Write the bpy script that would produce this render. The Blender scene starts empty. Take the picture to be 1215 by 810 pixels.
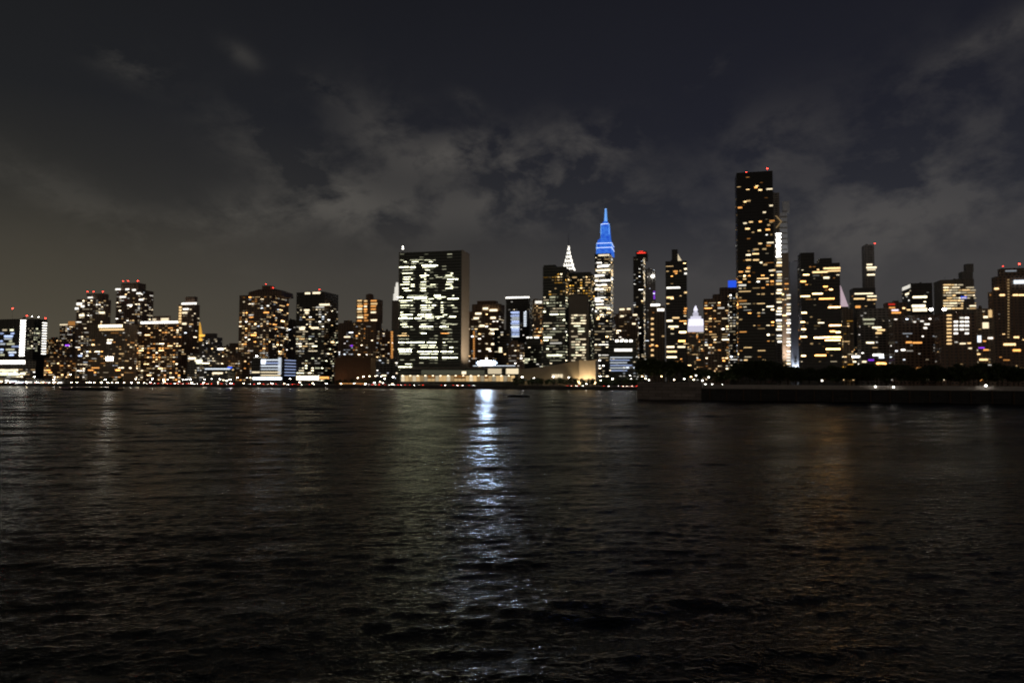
import bpy, bmesh, math, random
from mathutils import Vector, Matrix, noise

# ------------------------------------------------------------------ basics
SC = bpy.context.scene
COL = SC.collection
PI = math.pi
W0, H0 = 1215.0, 810.0
F = 850.0                      # focal length in photo pixels
CAM_H = 9.0
PITCH = math.atan(46.0 / F)
ROLL = math.radians(0.22)
AV = math.radians(13.5)        # avenue direction against the picture plane
CA, SA = math.cos(AV), math.sin(AV)
G0 = 2.8                       # street level above the river

CAM_ROT = (Matrix.Rotation(PI / 2 + PITCH, 3, 'X') @ Matrix.Rotation(ROLL, 3, 'Z'))
CAM_P = Vector((0, 0, CAM_H))


def ray(px, py):
    return CAM_ROT @ Vector(((px - W0 / 2) / F, -(py - H0 / 2) / F, -1.0))


def on_plane(px, py, d):
    """point seen at a photo position on the vertical plane X sin + Y cos = d (an avenue line)"""
    r = ray(px, py)
    return CAM_P + r * (d / (r.x * SA + r.y * CA))


def project(p):
    q = CAM_ROT.transposed() @ (p - CAM_P)
    return (W0 / 2 + F * q.x / -q.z, H0 / 2 - F * q.y / -q.z)


def horizon(px):
    return project(Vector(((px - W0 / 2) / F * 1e6, 1e6, CAM_H)))[1]


# ------------------------------------------------------------------ materials
MATS = {}


def new_mat(name):
    m = bpy.data.materials.new(name)
    m.use_nodes = True
    return m, m.node_tree.nodes, m.node_tree.links


def plain(name, col, rough=0.7, metal=0.0, var=0.25, scale=0.4):
    if name in MATS:
        return MATS[name]
    m, n, l = new_mat(name)
    b = n['Principled BSDF']
    b.inputs['Roughness'].default_value = rough
    b.inputs['Metallic'].default_value = metal
    tc = n.new('ShaderNodeTexCoord')
    nz = n.new('ShaderNodeTexNoise')
    nz.inputs['Scale'].default_value = scale
    nz.inputs['Detail'].default_value = 6
    l.new(tc.outputs['Object'], nz.inputs['Vector'])
    mx = n.new('ShaderNodeMix')
    mx.data_type = 'RGBA'
    mx.inputs[6].default_value = (*[c * (1 - var) for c in col], 1)
    mx.inputs[7].default_value = (*[min(1, c * (1 + var)) for c in col], 1)
    l.new(nz.outputs['Fac'], mx.inputs[0])
    l.new(mx.outputs[2], b.inputs['Base Color'])
    MATS[name] = m
    return m


def facade_mat(name, wall, glass=(0.02, 0.025, 0.03), cw=4.2, fh=3.3, ww=0.55, wh=0.5, rough=0.75):
    """masonry or curtain wall with a procedural grid of unlit windows (object coordinates, metres)"""
    if name in MATS:
        return MATS[name]
    m, n, l = new_mat(name)
    b = n['Principled BSDF']
    tc = n.new('ShaderNodeTexCoord')
    sp = n.new('ShaderNodeSeparateXYZ')
    l.new(tc.outputs['Object'], sp.inputs[0])

    def math_(op, a, b_=None):
        k = n.new('ShaderNodeMath')
        k.operation = op
        for i, v in enumerate((a, b_)):
            if v is None:
                continue
            if isinstance(v, (int, float)):
                k.inputs[i].default_value = v
            else:
                l.new(v, k.inputs[i])
        return k.outputs[0]
    u = math_('ADD', sp.outputs['X'], sp.outputs['Y'])
    fu = math_('FRACT', math_('DIVIDE', u, cw))
    fv = math_('FRACT', math_('DIVIDE', sp.outputs['Z'], fh))
    mu = math_('LESS_THAN', math_('ABSOLUTE', math_('SUBTRACT', fu, 0.5)), ww / 2)
    mv = math_('LESS_THAN', math_('ABSOLUTE', math_('SUBTRACT', fv, 0.5)), wh / 2)
    msk = math_('MULTIPLY', mu, mv)
    nz = n.new('ShaderNodeTexNoise')
    nz.inputs['Scale'].default_value = 0.12
    nz.inputs['Detail'].default_value = 8
    l.new(tc.outputs['Object'], nz.inputs['Vector'])
    cr = n.new('ShaderNodeMix')
    cr.data_type = 'RGBA'
    cr.inputs[6].default_value = (*[c * 0.6 for c in wall], 1)
    cr.inputs[7].default_value = (*[min(1, c * 1.35) for c in wall], 1)
    l.new(nz.outputs['Fac'], cr.inputs[0])
    mx = n.new('ShaderNodeMix')
    mx.data_type = 'RGBA'
    l.new(msk, mx.inputs[0])
    l.new(cr.outputs[2], mx.inputs[6])
    mx.inputs[7].default_value = (*glass, 1)
    l.new(mx.outputs[2], b.inputs['Base Color'])
    rr = math_('SUBTRACT', rough, math_('MULTIPLY', msk, rough - 0.2))
    l.new(rr, b.inputs['Roughness'])
    MATS[name] = m
    return m


WALL = {
    'brick': facade_mat('dark_brick_facade', (0.33, 0.22, 0.16)),
    'tan': facade_mat('tan_brick_facade', (0.44, 0.34, 0.25), cw=3.8, fh=3.1, ww=0.45),
    'stone': facade_mat('pale_stone_facade', (0.36, 0.32, 0.27), cw=3.2, fh=3.5, ww=0.4, wh=0.55),
    'concrete': facade_mat('grey_concrete_facade', (0.36, 0.34, 0.32), cw=5.0, fh=3.2, ww=0.7, wh=0.45),
    'dark': facade_mat('dark_glass_facade', (0.05, 0.05, 0.055), (0.015, 0.017, 0.02), cw=3.0, fh=3.6, ww=0.85, wh=0.7, rough=0.4),
    'black': facade_mat('bronze_black_glass_facade', (0.02, 0.018, 0.016), (0.008, 0.008, 0.009), cw=2.4, fh=3.4, ww=0.85, wh=0.75, rough=0.45),
    'green': facade_mat('green_glass_facade', (0.11, 0.125, 0.11), (0.02, 0.03, 0.027), cw=1.6, fh=3.7, ww=0.85, wh=0.6, rough=0.4),
    'brown': facade_mat('brown_stone_facade', (0.36, 0.23, 0.15), cw=4.5, fh=3.5, ww=0.4, wh=0.4),
}
PLAIN_STONE = plain('pale_marble_panel', (0.34, 0.30, 0.25), 0.6, var=0.12, scale=0.08)
ROOF = plain('tar_roof', (0.06, 0.06, 0.06), 0.9)
STEEL = plain('painted_steel', (0.10, 0.10, 0.11), 0.5, 0.4)
BARKW = plain('tank_cedar_wood', (.12, .08, .05), .9)
GRANITE = plain('weathered_granite', (0.44, 0.38, 0.35), 0.85, scale=0.25, var=0.35)
RIPRAP = plain('dark_wet_stone', (0.05, 0.047, 0.045), 0.7, scale=0.5, var=0.5)

def blockwork(m, bw, bh):
    """add recessed joints between courses of cut stone, object coordinates"""
    n, l = m.node_tree.nodes, m.node_tree.links
    b = n['Principled BSDF']
    tc = n.new('ShaderNodeTexCoord'); sp = n.new('ShaderNodeSeparateXYZ'); cb = n.new('ShaderNodeCombineXYZ')
    l.new(tc.outputs['Object'], sp.inputs[0])
    ad = n.new('ShaderNodeMath'); ad.operation = 'ADD'
    l.new(sp.outputs['X'], ad.inputs[0]); l.new(sp.outputs['Y'], ad.inputs[1])
    l.new(ad.outputs[0], cb.inputs[0]); l.new(sp.outputs['Z'], cb.inputs[1])
    br = n.new('ShaderNodeTexBrick')
    br.inputs['Scale'].default_value = 1.0; br.inputs['Brick Width'].default_value = bw; br.inputs['Row Height'].default_value = bh
    br.inputs['Mortar Size'].default_value = .06
    br.inputs['Color1'].default_value = (1, 1, 1, 1); br.inputs['Color2'].default_value = (.62, .62, .62, 1); br.inputs['Mortar'].default_value = (.25, .25, .25, 1)
    l.new(cb.outputs[0], br.inputs['Vector'])
    mx = n.new('ShaderNodeMix'); mx.data_type = 'RGBA'; mx.blend_type = 'MULTIPLY'; mx.inputs[0].default_value = 1
    src = b.inputs['Base Color'].links[0].from_socket
    l.new(src, mx.inputs[6]); l.new(br.outputs['Color'], mx.inputs[7]); l.new(mx.outputs[2], b.inputs['Base Color'])


blockwork(GRANITE, 3.6, 1.5)
blockwork(RIPRAP, 2.6, 1.1)
COLORS = {
    'warm': (1.0, 0.66, 0.30), 'neutral': (1.0, 0.83, 0.55), 'orange': (1.0, 0.43, 0.11),
    'cool': (0.82, 0.90, 1.0), 'white': (1.0, 0.95, 0.85), 'office': (1.0, 0.98, 0.66),
    'red': (1.0, 0.05, 0.03), 'blue': (0.03, 0.12, 1.0), 'purple': (0.35, 0.06, 1.0),
    'lilac': (0.86, 0.83, 1.0), 'gold': (1.0, 0.50, 0.07), 'amber': (1.0, 0.54, 0.20), 'flood': (0.58, 0.74, 1.0), 'pale_blue': (0.50, 0.62, 1.0), 'sky_blue': (0.16, 0.42, 1.0), 'pink': (1.0, 0.75, 0.85),
}
EM = {}


def glow(color, s, sample=False):
    key = (color, round(s, 2), sample)
    if key not in EM:
        m, n, l = new_mat('glowing_%s_light' % color)
        n.clear()
        o = n.new('ShaderNodeOutputMaterial')
        e = n.new('ShaderNodeEmission')
        e.inputs[0].default_value = (*COLORS[color], 1)
        e.inputs[1].default_value = s
        l.new(e.outputs[0], o.inputs[0])
        m.cycles.emission_sampling = 'AUTO' if sample else 'NONE'
        EM[key] = m
    return EM[key]


# ------------------------------------------------------------------ mesh helpers
def mesh_obj(name, verts, faces, mat, parent=None, smooth=False):
    me = bpy.data.meshes.new(name)
    me.from_pydata([tuple(v) for v in verts], [], faces)
    me.update()
    if smooth:
        for p in me.polygons:
            p.use_smooth = True
    o = bpy.data.objects.new(name, me)
    COL.objects.link(o)
    if mat is not None:
        me.materials.append(mat)
    if parent is not None:
        o.parent = parent
    return o


def tag(o, label=None, cat=None, group=None, kind=None):
    for k, v in (('label', label), ('category', cat), ('group', group), ('kind', kind)):
        if v:
            o[k] = v
    return o


def empty(name, loc, rz=0.0, label=None, cat=None, group=None):
    o = bpy.data.objects.new(name, None)
    o.location = loc
    o.rotation_euler = (0, 0, rz)
    COL.objects.link(o)
    return tag(o, label, cat, group)


BOXF = [(0, 3, 2, 1), (4, 5, 6, 7), (0, 1, 5, 4), (1, 2, 6, 5), (2, 3, 7, 6), (3, 0, 4, 7)]


def box_v(x0, x1, y0, y1, z0, z1):
    return [(x0, y0, z0), (x1, y0, z0), (x1, y1, z0), (x0, y1, z0), (x0, y0, z1), (x1, y0, z1), (x1, y1, z1), (x0, y1, z1)]


def box(name, x0, x1, y0, y1, z0, z1, mat, parent=None):
    return mesh_obj(name, box_v(x0, x1, y0, y1, z0, z1), BOXF, mat, parent)


def frustum(name, sides, mat, parent=None, smooth=False):
    """stack of polygons [(list of (x,y), z), ...] with equal vertex counts, capped"""
    vs, fs = [], []
    k = len(sides[0][0])
    for poly, z in sides:
        vs += [(x, y, z) for x, y in poly]
    for i in range(len(sides) - 1):
        for j in range(k):
            a, b = i * k + j, i * k + (j + 1) % k
            fs.append((a, b, b + k, a + k))
    fs.append(tuple(range(k - 1, -1, -1)))
    fs.append(tuple(range((len(sides) - 1) * k, len(sides) * k)))
    return mesh_obj(name, vs, fs, mat, parent, smooth)


def rect(cx, cy, hx, hy):
    return [(cx - hx, cy - hy), (cx + hx, cy - hy), (cx + hx, cy + hy), (cx - hx, cy + hy)]


def circle(cx, cy, r, n=12):
    return [(cx + r * math.cos(2 * PI * i / n), cy + r * math.sin(2 * PI * i / n)) for i in range(n)]


UNIT = {}


def unit_box(mat):
    if mat.name not in UNIT:
        me = bpy.data.meshes.new('lit_pane')
        me.from_pydata(box_v(-.5, .5, -.5, .5, -.5, .5), [], BOXF)
        me.materials.append(mat)
        UNIT[mat.name] = me
    return UNIT[mat.name]


def shaft(name, w, d, h, mat, parent, x0=0.0, y0=0.0, z0=0.0, bay=7.0, rec=0.35, lip=1.1):
    """one building volume: footprint with shallow bays, parapet and sunken roof, one continuous mesh"""
    nb = max(1, int(w / bay))
    ns = max(1, int(d / bay))
    pts = []

    def run(p, q, k, nx, ny):
        for i in range(k):
            for t, r in ((0.0, 0), (0.12, 0), (0.12, 1), (0.88, 1), (0.88, 0)):
                s = (i + t) / k
                pts.append((p[0] + (q[0] - p[0]) * s - nx * r * rec, p[1] + (q[1] - p[1]) * s - ny * r * rec))
    a, b, c, e = (x0, y0), (x0 + w, y0), (x0 + w, y0 + d), (x0, y0 + d)
    run(a, b, nb, 0, -1)
    run(b, c, ns, 1, 0)
    run(c, e, nb, 0, 1)
    run(e, a, ns, -1, 0)
    cx, cy = x0 + w / 2, y0 + d / 2
    fx, fy = max(0.3, 1 - 1.2 / w * 2), max(0.3, 1 - 1.2 / d * 2)
    inn = [(cx + (x - cx) * fx, cy + (y - cy) * fy) for x, y in pts]
    return frustum(name, [(pts, z0), (pts, z0 + h), (inn, z0 + h), (inn, z0 + h - lip)], mat, parent)


# ------------------------------------------------------------------ buildings
BUILDINGS = []
RNG = random.Random(7)


class Building:
    def __init__(self, name, label, cat, xl, xr, ytop, d, wall='brick', xm=None, depth=None, group=None, ybot=453, rec=0.35):
        self.name, self.d, self.wins = name, d, []
        self.xl, self.xr, self.ytop, self.ybot = xl, xr, ytop, ybot
        mid = (xl + xr) / 2
        th = math.atan((mid - W0 / 2) / F)
        off = AV - th
        self.off = off
        frac = 0.45 * abs(math.sin(off))
        if xm is None and abs(off) > math.radians(5):
            xm = xr - frac * (xr - xl) if off > 0 else xl + frac * (xr - xl)
        if xm is None:
            p0, p1 = on_plane(xl, 440, d), on_plane(xr, 440, d)
            self.w = (p1 - p0).to_2d().length
            self.dp = depth or min(32.0, self.w * 0.9)
        elif off > 0:
            p0, p1 = on_plane(xl, 440, d), on_plane(xm, 440, d)
            self.w = (p1 - p0).to_2d().length
            self.dp = depth or self._depth(p1, xr)
        else:
            p0, p1 = on_plane(xm, 440, d), on_plane(xr, 440, d)
            self.w = (p1 - p0).to_2d().length
            self.dp = depth or self._depth(p0, xl)
        self.dp = min(max(self.dp, 6.0), 55.0)
        self.o = Vector((p0.x, p0.y, G0))
        self.M = Matrix.Translation(self.o) @ Matrix.Rotation(-AV, 4, 'Z')
        self.Mi = self.M.inverted()
        self.root = empty(name, self.o, -AV, label, cat, group)
        near = (xm if xm is not None else mid)
        self.h = self.z(near, ytop)
        self.wall = WALL[wall] if isinstance(wall, str) else wall
        self.body = shaft('facade', self.w, self.dp, self.h, self.wall, self.root, rec=rec)
        BUILDINGS.append(self)
        rr = random.Random(int(xl * 31 + ytop * 7))
        if self.w > 14 and self.dp > 8 and 'slab' not in name:
            for k in range(rr.choice((1, 2, 2, 3))):
                sx, sy, sh = rr.uniform(1.5, 3.5), rr.uniform(1.5, 3), rr.uniform(1.8, 4.2)
                cx, cy = rr.uniform(.18, .82) * self.w, rr.uniform(.3, .7) * self.dp
                if rr.random() < .45:
                    frustum('water_tank', [(circle(cx, cy, 1.5, 10), self.h - 1.2), (circle(cx, cy, 1.6, 10), self.h + 2.6), (circle(cx, cy, 1.75, 10), self.h + 2.7), (circle(cx, cy, .2, 10), self.h + 3.7)], BARKW, self.root)
                else:
                    box('plant_room', cx - sx, cx + sx, cy - sy, cy + sy, self.h - 1.2, self.h + sh - 1.0, self.wall, self.root)
            if rr.random() < .35:
                cx = rr.uniform(.2, .8) * self.w
                frustum('aerial', [(circle(cx, self.dp * .5, .22, 6), self.h - 1.2), (circle(cx, self.dp * .5, .1, 6), self.h + rr.uniform(4, 9))], STEEL, self.root)

    def _depth(self, p, px):
        r = ray(px, 440)
        # p + t*b on the vertical plane through camera and ray
        b = Vector((SA, CA))
        den = b.x * r.y - b.y * r.x
        t = (r.x * p.y - r.y * p.x) / den
        return abs(t)

    def loc(self, px, py, y=0.0):
        """photo position -> local x, z on the plane at local depth y"""
        q = self.Mi @ on_plane(px, py, self.d + y)
        return q.x, q.z

    def z(self, px, py, y=0.0):
        return self.loc(px, py, y)[1]

    def scr(self, x, y, z):
        return project(self.M @ Vector((x, y, z)))

    def tier(self, xl, xr, ytop, name='penthouse', inset=0.2, wall=None, z0=None, dp=None, bay=7.0):
        y = self.dp * inset
        xa, z1 = self.loc(xl, ytop, y)
        xb, _ = self.loc(xr, ytop, y)
        zb = self.h - 1.3 if z0 is None else z0
        t = shaft(name, xb - xa, dp or max(2.5, self.dp * (1 - 2 * inset)), z1 - zb, wall or self.wall, self.root, xa, y, zb, bay=bay, lip=0.5)
        return xa, xb, y, z1

    # lit windows -------------------------------------------------
    def add(self, face, u, z, w, h, color, s, must=False, name='lit_window', proud=0.16, thick=0.62):
        self.wins.append((face, u, z, w, h, color, s, must, name, proud, thick))

    def win(self, px0, px1, py, hpx=2.0, color='neutral', s=1.2, y=0.0, name='lit_window', proud=0.16, thick=0.62):
        xa, za = self.loc(px0, py, y)
        xb, _ = self.loc(px1, py, y)
        px = (xb - xa) / (px1 - px0)
        if y:
            self.wins.append((('f', y), (xa + xb) / 2, za, xb - xa, hpx * px, color, s, True, name, proud, thick))
        else:
            self.add('f', (xa + xb) / 2, za, xb - xa, hpx * px, color, s, True, name, proud, thick)

    def grid(self, p=0.25, pal='apt', cw=4.0, fh=3.3, y0=None, y1=452, x0=None, x1=None, seed=0, wr=(0.38, 0.75), side=0.6, run=0.15, grad=0.0, sides=True, bright=1.0, hh=0.36):
        rnd = random.Random(seed * 77 + int(self.xl * 13) + int(self.ytop))
        faces = [('f', self.w)]
        if sides and self.dp > 5 and abs(self.off) > math.radians(3):
            faces.append(('r' if self.off > 0 else 'l', self.dp))
        for fc, L in faces:
            nc = max(1, int(round(L / cw)))
            cwid = L / nc
            nf = int(self.h / fh)
            for i in range(nf):
                z = (i + 0.55) * fh
                if z > self.h - 2.2:
                    continue
                skip = 0
                t = i / max(1, nf)
                for j in range(nc):
                    if skip:
                        skip -= 1
                        continue
                    u = (j + 0.5) * cwid
                    pp = p * .95 * (1 - grad * t) * (side if fc != 'f' else 1.0)
                    pp *= 0.45 + 1.3 * (0.5 + 0.5 * noise.noise(Vector((u * 0.06 + seed * 9.1, z * 0.05 + self.xl, self.d * 0.1))) * 1.6)
                    if rnd.random() > pp:
                        continue
                    k = 1
                    while k < 4 and j + k < nc and rnd.random() < run:
                        k += 1
                    skip = k - 1
                    x = (j + k / 2) * cwid
                    w = cwid * (k - 1) + cwid * rnd.uniform(*wr)
                    c, s = pick(rnd, pal)
                    px, py = self.scr(x if fc == 'f' else (self.w if fc == 'r' else 0), 0 if fc == 'f' else x, z)
                    if (y0 is not None and py < y0) or py > min(y1, self.ybot) or (x0 is not None and px < x0) or (x1 is not None and px > x1):
                        continue
                    self.add(fc, x, z, w, fh * hh * rnd.choice((.7, .9, 1.0, 1.1, 1.5)), c, s * bright * 1.0)

    def beacon(self, px, py, y=None, color='red', s=14.0, r=0.55, base=None, name='beacon'):
        if color == 'red':
            r, s = max(.6, r * .95), max(6.0, s * .6)
        y = self.dp * 0.4 if y is None else y
        x, z = self.loc(px, py, y)
        zb = (base if base is not None else self.h - 1.3)
        m = frustum('mast', [(circle(x, y, 0.14, 6), zb), (circle(x, y, 0.10, 6), z)], STEEL, self.root)
        k = [(circle(x, y, r * c, 8), z + r * (0.2 + s_)) for c, s_ in ((0.55, 0), (1, 0.5), (1, 1.1), (0.5, 1.6))]
        b = frustum(name, k, glow(color, s), self.root, True)
        return b

    def finish(self):
        keep = []
        for wv in self.wins:
            face, u, z, w, h, color, s, must, name, proud, thick = wv
            dy = 0.0
            if isinstance(face, tuple):
                dy, f = face[1], 'f'
            else:
                f = face
            if f == 'f':
                c = (u, dy - proud + thick / 2, z, w, thick, h)
            elif f == 'r':
                c = (self.w + proud - thick / 2, u, z, thick, w, h)
            else:
                c = (-proud + thick / 2, u, z, thick, w, h)
            px, py = self.scr(c[0], c[1], c[2])
            if px < -12 or px > W0 + 12:
                continue
            hid = False
            for b in BUILDINGS:
                if b is not self and b.d + 0.1 < self.d and b.xl + 2 < px < b.xr - 2 and py > b.ytop + 3:
                    hid = True
                    break
            if hid and not must:
                continue
            keep.append((w * h, c, color, s, name))
        keep.sort(key=lambda k: -k[0])
        extra = keep[100:]
        for a, c, color, s, name in keep[:100]:
            o = bpy.data.objects.new(name, unit_box(glow(color, s)))
            o.location = c[:3]
            o.scale = c[3:]
            o.parent = self.root
            COL.objects.link(o)
        if extra:
            vs, fs, mats, mi = [], [], [], []
            for a, c, color, s, name in extra:
                m = glow(color, s)
                if m not in mats:
                    mats.append(m)
                b0 = len(vs)
                vs += box_v(c[0] - c[3] / 2, c[0] + c[3] / 2, c[1] - c[4] / 2, c[1] + c[4] / 2, c[2] - c[5] / 2, c[2] + c[5] / 2)
                for q in BOXF:
                    fs.append(tuple(b0 + i for i in q))
                    mi.append(mats.index(m))
            o = mesh_obj('lit_window', vs, fs, None, self.root)
            for m in mats:
                o.data.materials.append(m)
            for p, k in zip(o.data.polygons, mi):
                p.material_index = k
            o['kind'] = 'stuff'


PALS = {
    'apt': [('warm', 34), ('neutral', 34), ('orange', 16), ('white', 12), ('cool', 4)],
    'warm': [('warm', 45), ('orange', 32), ('neutral', 18), ('white', 5)],
    'pale': [('neutral', 45), ('white', 30), ('warm', 20), ('cool', 5)],
    'cold': [('white', 40), ('cool', 35), ('neutral', 25)],
    'office': [('office', 70), ('neutral', 20), ('white', 10)],
    'gold': [('warm', 60), ('gold', 25), ('neutral', 15)],
}


def pick(rnd, pal):
    t = PALS[pal]
    r = rnd.random() * sum(w for _, w in t)
    for c, w in t:
        r -= w
        if r <= 0:
            break
    s = rnd.choice((0.10, 0.18, 0.3, 0.3, 0.5, 0.6, 1.0, 1.8, 3.6))
    return c, s


B = Building
APT, OFF, SKY = 'apartment tower', 'office tower', 'skyscraper'

# ---- far left: clinic tower with two white stair shafts
b = B('hospital_tower', 'dark slab tower with two bright white lit stair shafts and red roof lights', 'hospital', -22, 54, 378, 905, 'dark', xm=38)
for k in range(14):
    t = k / 13
    b.win(24.6 - 1.8 * t, 30.6 - 1.8 * t, 380.5 + 41 * t, 1.7, 'white', 4, name='stair_window')
shx = b.scr(b.w, b.dp * 0.72, b.h * 0.5)
for k in range(13):
    z0, z1 = b.z(38, 382), b.z(38, 419)
    z = z0 + (z1 - z0) * k / 12
    b.add('r', b.dp * 0.80, z, b.dp * 0.34, 1.8, 'white', 2.2, True, 'stair_window')
for y, runs in ((391.5, ((3, 8), (12, 16))), (395.5, ((0, 4), (13, 17))), (398.8, ((5, 15),)), (401.7, ((5, 14),)), (404.6, ((0, 3), (11, 14))), (408, ((0, 6), (8, 17))), (411, ((14, 23),)), (414.6, ((0, 4), (7, 17))), (418, ((0, 3), (10, 19))), (421, ((0, 5), (11, 16)))):
    for x0, x1 in runs:
        b.win(x0, x1, y, 1.8, RNG.choice(('pale_blue', 'cool', 'neutral', 'office')), RNG.choice((0.5, 0.9, 1.4)))
b.grid(0.5, 'office', fh=3.4, y0=389, y1=418, x0=31, x1=47, seed=3, side=1.2, bright=0.7)
b.beacon(15, 366.5, y=4, s=26, r=0.9)
b.beacon(32, 375, y=2, s=22, r=0.8)
b.beacon(54, 378, y=b.dp - 2, s=22, r=0.8)
b.beacon(38, 376, y=b.dp * 0.3, color='white', s=20, name='roof_lamp')
b.beacon(45.5, 376.3, y=b.dp * 0.55, color='white', s=20, name='roof_lamp')
# low lit hospital pavilion before it
b = B('hospital_pavilion', 'low pavilion with long glowing white eaves in front of the two white stair shafts', 'hospital', -25, 42, 427, 800, 'concrete', xm=30)
b.win(-20, 29.5, 429.6, 3.6, 'white', 3.2, name='light_strip')
b.win(-18, 21, 439, 2.0, 'neutral', 1.6)
b.win(-10, 21, 443.3, 3.0, 'office', 1.5)
b.win(24, 30, 443, 2.2, 'office', 1.6)
b.grid(0.55, 'pale', y0=436, seed=5, run=0.4, bright=1.3)
b = B('ferry_terminal', 'long low glass riverside terminal, brightly lit at the left end of the shore', 'terminal', -30, 84, 449.5, 735, 'concrete', xm=76)
for x0, x1, y, c, s in ((-20, 3, 452, 'neutral', 1.2), (6, 10, 451.5, 'white', 1.6), (12, 20, 452.5, 'cool', 1.3), (21, 29, 453.8, 'cool', 1.6), (31, 38, 453.4, 'white', .8), (41, 46, 454, 'white', 1.9), (48, 52, 453.7, 'neutral', 1.0), (54, 59, 454.2, 'white', 1.4), (62, 67, 453.6, 'warm', 1.2), (70, 74, 454, 'white', 1.0), (-20, -4, 455, 'neutral', .9), (0, 11, 455.2, 'warm', .7), (15, 24, 455.6, 'white', 1.3), (27, 35, 455.8, 'neutral', .6)):
    b.win(x0, x1, y, 1.9, c, s)

# ---- cluster x 50-135
b = B('apartment_building', 'small warm lit block right of the hospital tower with the stair shafts', 'apartment building', 54, 74, 402, 960, 'tan')
b.grid(0.4, 'warm', seed=1)
b = B('apartment_building', 'brown block with a little orange lantern on its roof', 'apartment building', 69, 92, 386, 1010, 'brick')
b.grid(0.33, 'apt', seed=2)
b.tier(81, 87, 381, 'roof_lantern', wall=glow('orange', 0.35), inset=0.35, bay=20)
b.win(71, 80, 385.2, 1.4, 'neutral', 0.9)
b.win(77.5, 82, 409.6, 1.3, 'purple', 2.0)
b = B('apartment_building', 'squat orange lit block between terminal and twin towers', 'apartment building', 52, 90, 424, 860, 'brown')
b.grid(0.42, 'warm', seed=3, run=0.3)
b.win(93, 97, 422, 1.5, 'pale_blue', 1.5)
b = B('apartment_tower', 'dark tower under three red beacons, left of the taller twin', APT, 88, 129, 354.5, 925, 'brick', xm=117)
b.tier(103, 122, 348.5)
b.grid(0.34, 'pale', seed=4, cw=5.2)
for x in (104, 111, 122):
    b.beacon(x, 346.5, s=22, r=0.7)
b.win(91, 97, 360.5, 2.2, 'white', 1.8); b.win(96, 100, 363.5, 2, 'white', 1.6); b.win(89, 93, 366, 2, 'white', 1.6)
b.win(94, 100, 374, 2.2, 'neutral', 2.0); b.win(117, 124, 371, 2.0, 'neutral', 1.7, ); b.win(104, 110, 353, 1.5, 'white', 1.2)
b = B('apartment_tower', 'tallest dark tower at far left, three red beacons on its cap', APT, 135, 179.5, 343.5, 985, 'brick', xm=164)
b.tier(144, 164, 336)
b.grid(0.3, 'pale', seed=6, cw=5.0)
for x in (146, 152, 163.5):
    b.beacon(x, 333.8, s=22, r=0.75)
for x0, x1, y in ((137, 143, 343.2), (149, 153, 343.2), (157, 161, 344), (162, 167, 348), (142, 149, 352.3), (151, 157, 362), (165, 170, 355.5)):
    b.win(x0, x1, y, 1.8, 'white', 1.4)
b = B('apartment_building', 'mid-rise with a long glowing cream penthouse band below the twin towers', 'apartment building', 104, 162, 384, 855, 'tan', xm=147)
b.win(117, 145, 387, 2.8, 'neutral', 2.6); b.win(118, 147, 391.2, 1.4, 'warm', 1.2)
b.grid(0.30, 'apt', seed=8, y0=393, cw=5.0)
b.win(126, 133.5, 425.5, 3.6, 'white', 20, name='flood_lamp'); b.win(127, 132, 406.5, 2.0, 'white', 2.4)
for x0, x1, y in ((166, 172, 386), (100, 107, 399)):
    pass
b = B('apartment_building', 'wide warm lit block with a bright white line along its roof edge', 'apartment building', 160, 213, 384, 905, 'brick', xm=211)
b.win(167, 211, 382.8, 2.2, 'white', 2.6, name='roof_light_strip')
b.tier(182, 201, 375, inset=0.3)
b.win(191, 200, 379, 3.0, 'neutral', 1.1, y=b.dp * 0.3); b.win(181, 185, 379, 2.0, 'neutral', 0.8, y=b.dp * 0.3)
b.grid(0.42, 'warm', seed=9, y0=386, cw=5.0)
b.grid(0.10, 'pale', seed=19, y0=386, cw=5.0, bright=1.6)
b = B('apartment_tower', 'slim dark tower with one lit orange stair column down its edge', APT, 209.5, 235, 361, 960, 'brick', xm=228)
b.tier(220, 231, 352, inset=0.25)
b.win(215.5, 233, 360.3, 2.0, 'white', 1.8)
b.grid(0.12, 'pale', seed=10)
for k in range(24):
    t = k / 23
    b.win(212.6 - 3.0 * t, 215.4 - 3.0 * t, 364.5 + 79 * t, 1.9, 'warm', 1.3, name='stair_window')
b.win(217, 224, 366.7, 1.7, 'white', 1.6); b.win(216, 222, 371, 2, 'neutral', 1.2); b.win(216, 221, 384, 2, 'neutral', 1.4)
# golden pyramid
b = B('pyramid_roof_tower', 'small far tower with a glowing golden pyramid roof', OFF, 229, 246, 401, 1480, 'stone')
w, d = b.w, b.dp
cx = b.loc(236.5, 400, d / 2)[0]
zt = b.z(235, 382, d / 2)
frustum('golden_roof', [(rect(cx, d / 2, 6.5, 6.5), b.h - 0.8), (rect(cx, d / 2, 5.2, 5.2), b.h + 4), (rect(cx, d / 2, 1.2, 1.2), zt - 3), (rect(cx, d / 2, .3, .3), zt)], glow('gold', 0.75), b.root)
b.win(231.5, 243, 398, 2.0, 'gold', 1.5); b.win(232, 241, 403, 2.6, 'gold', 1.2)
b = B('office_building', 'stepped dark block just right of the golden pyramid roof', 'office building', 239, 263, 400, 1130, 'concrete')
b.tier(243, 254, 395.5)
b.grid(0.25, 'pale', seed=11)
b = B('apartment_building', 'plain low block left of the broad gabled tower', 'apartment building', 258, 290, 410.5, 1060, 'brick')
b.tier(272, 280, 407)
b.grid(0.35, 'apt', seed=12)
b = B('apartment_building', 'low riverside block lit white, beneath the golden pyramid roof', 'apartment building', 222, 262, 420, 870, 'concrete')
b.grid(0.38, 'pale', seed=13, bright=1.3)
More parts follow.
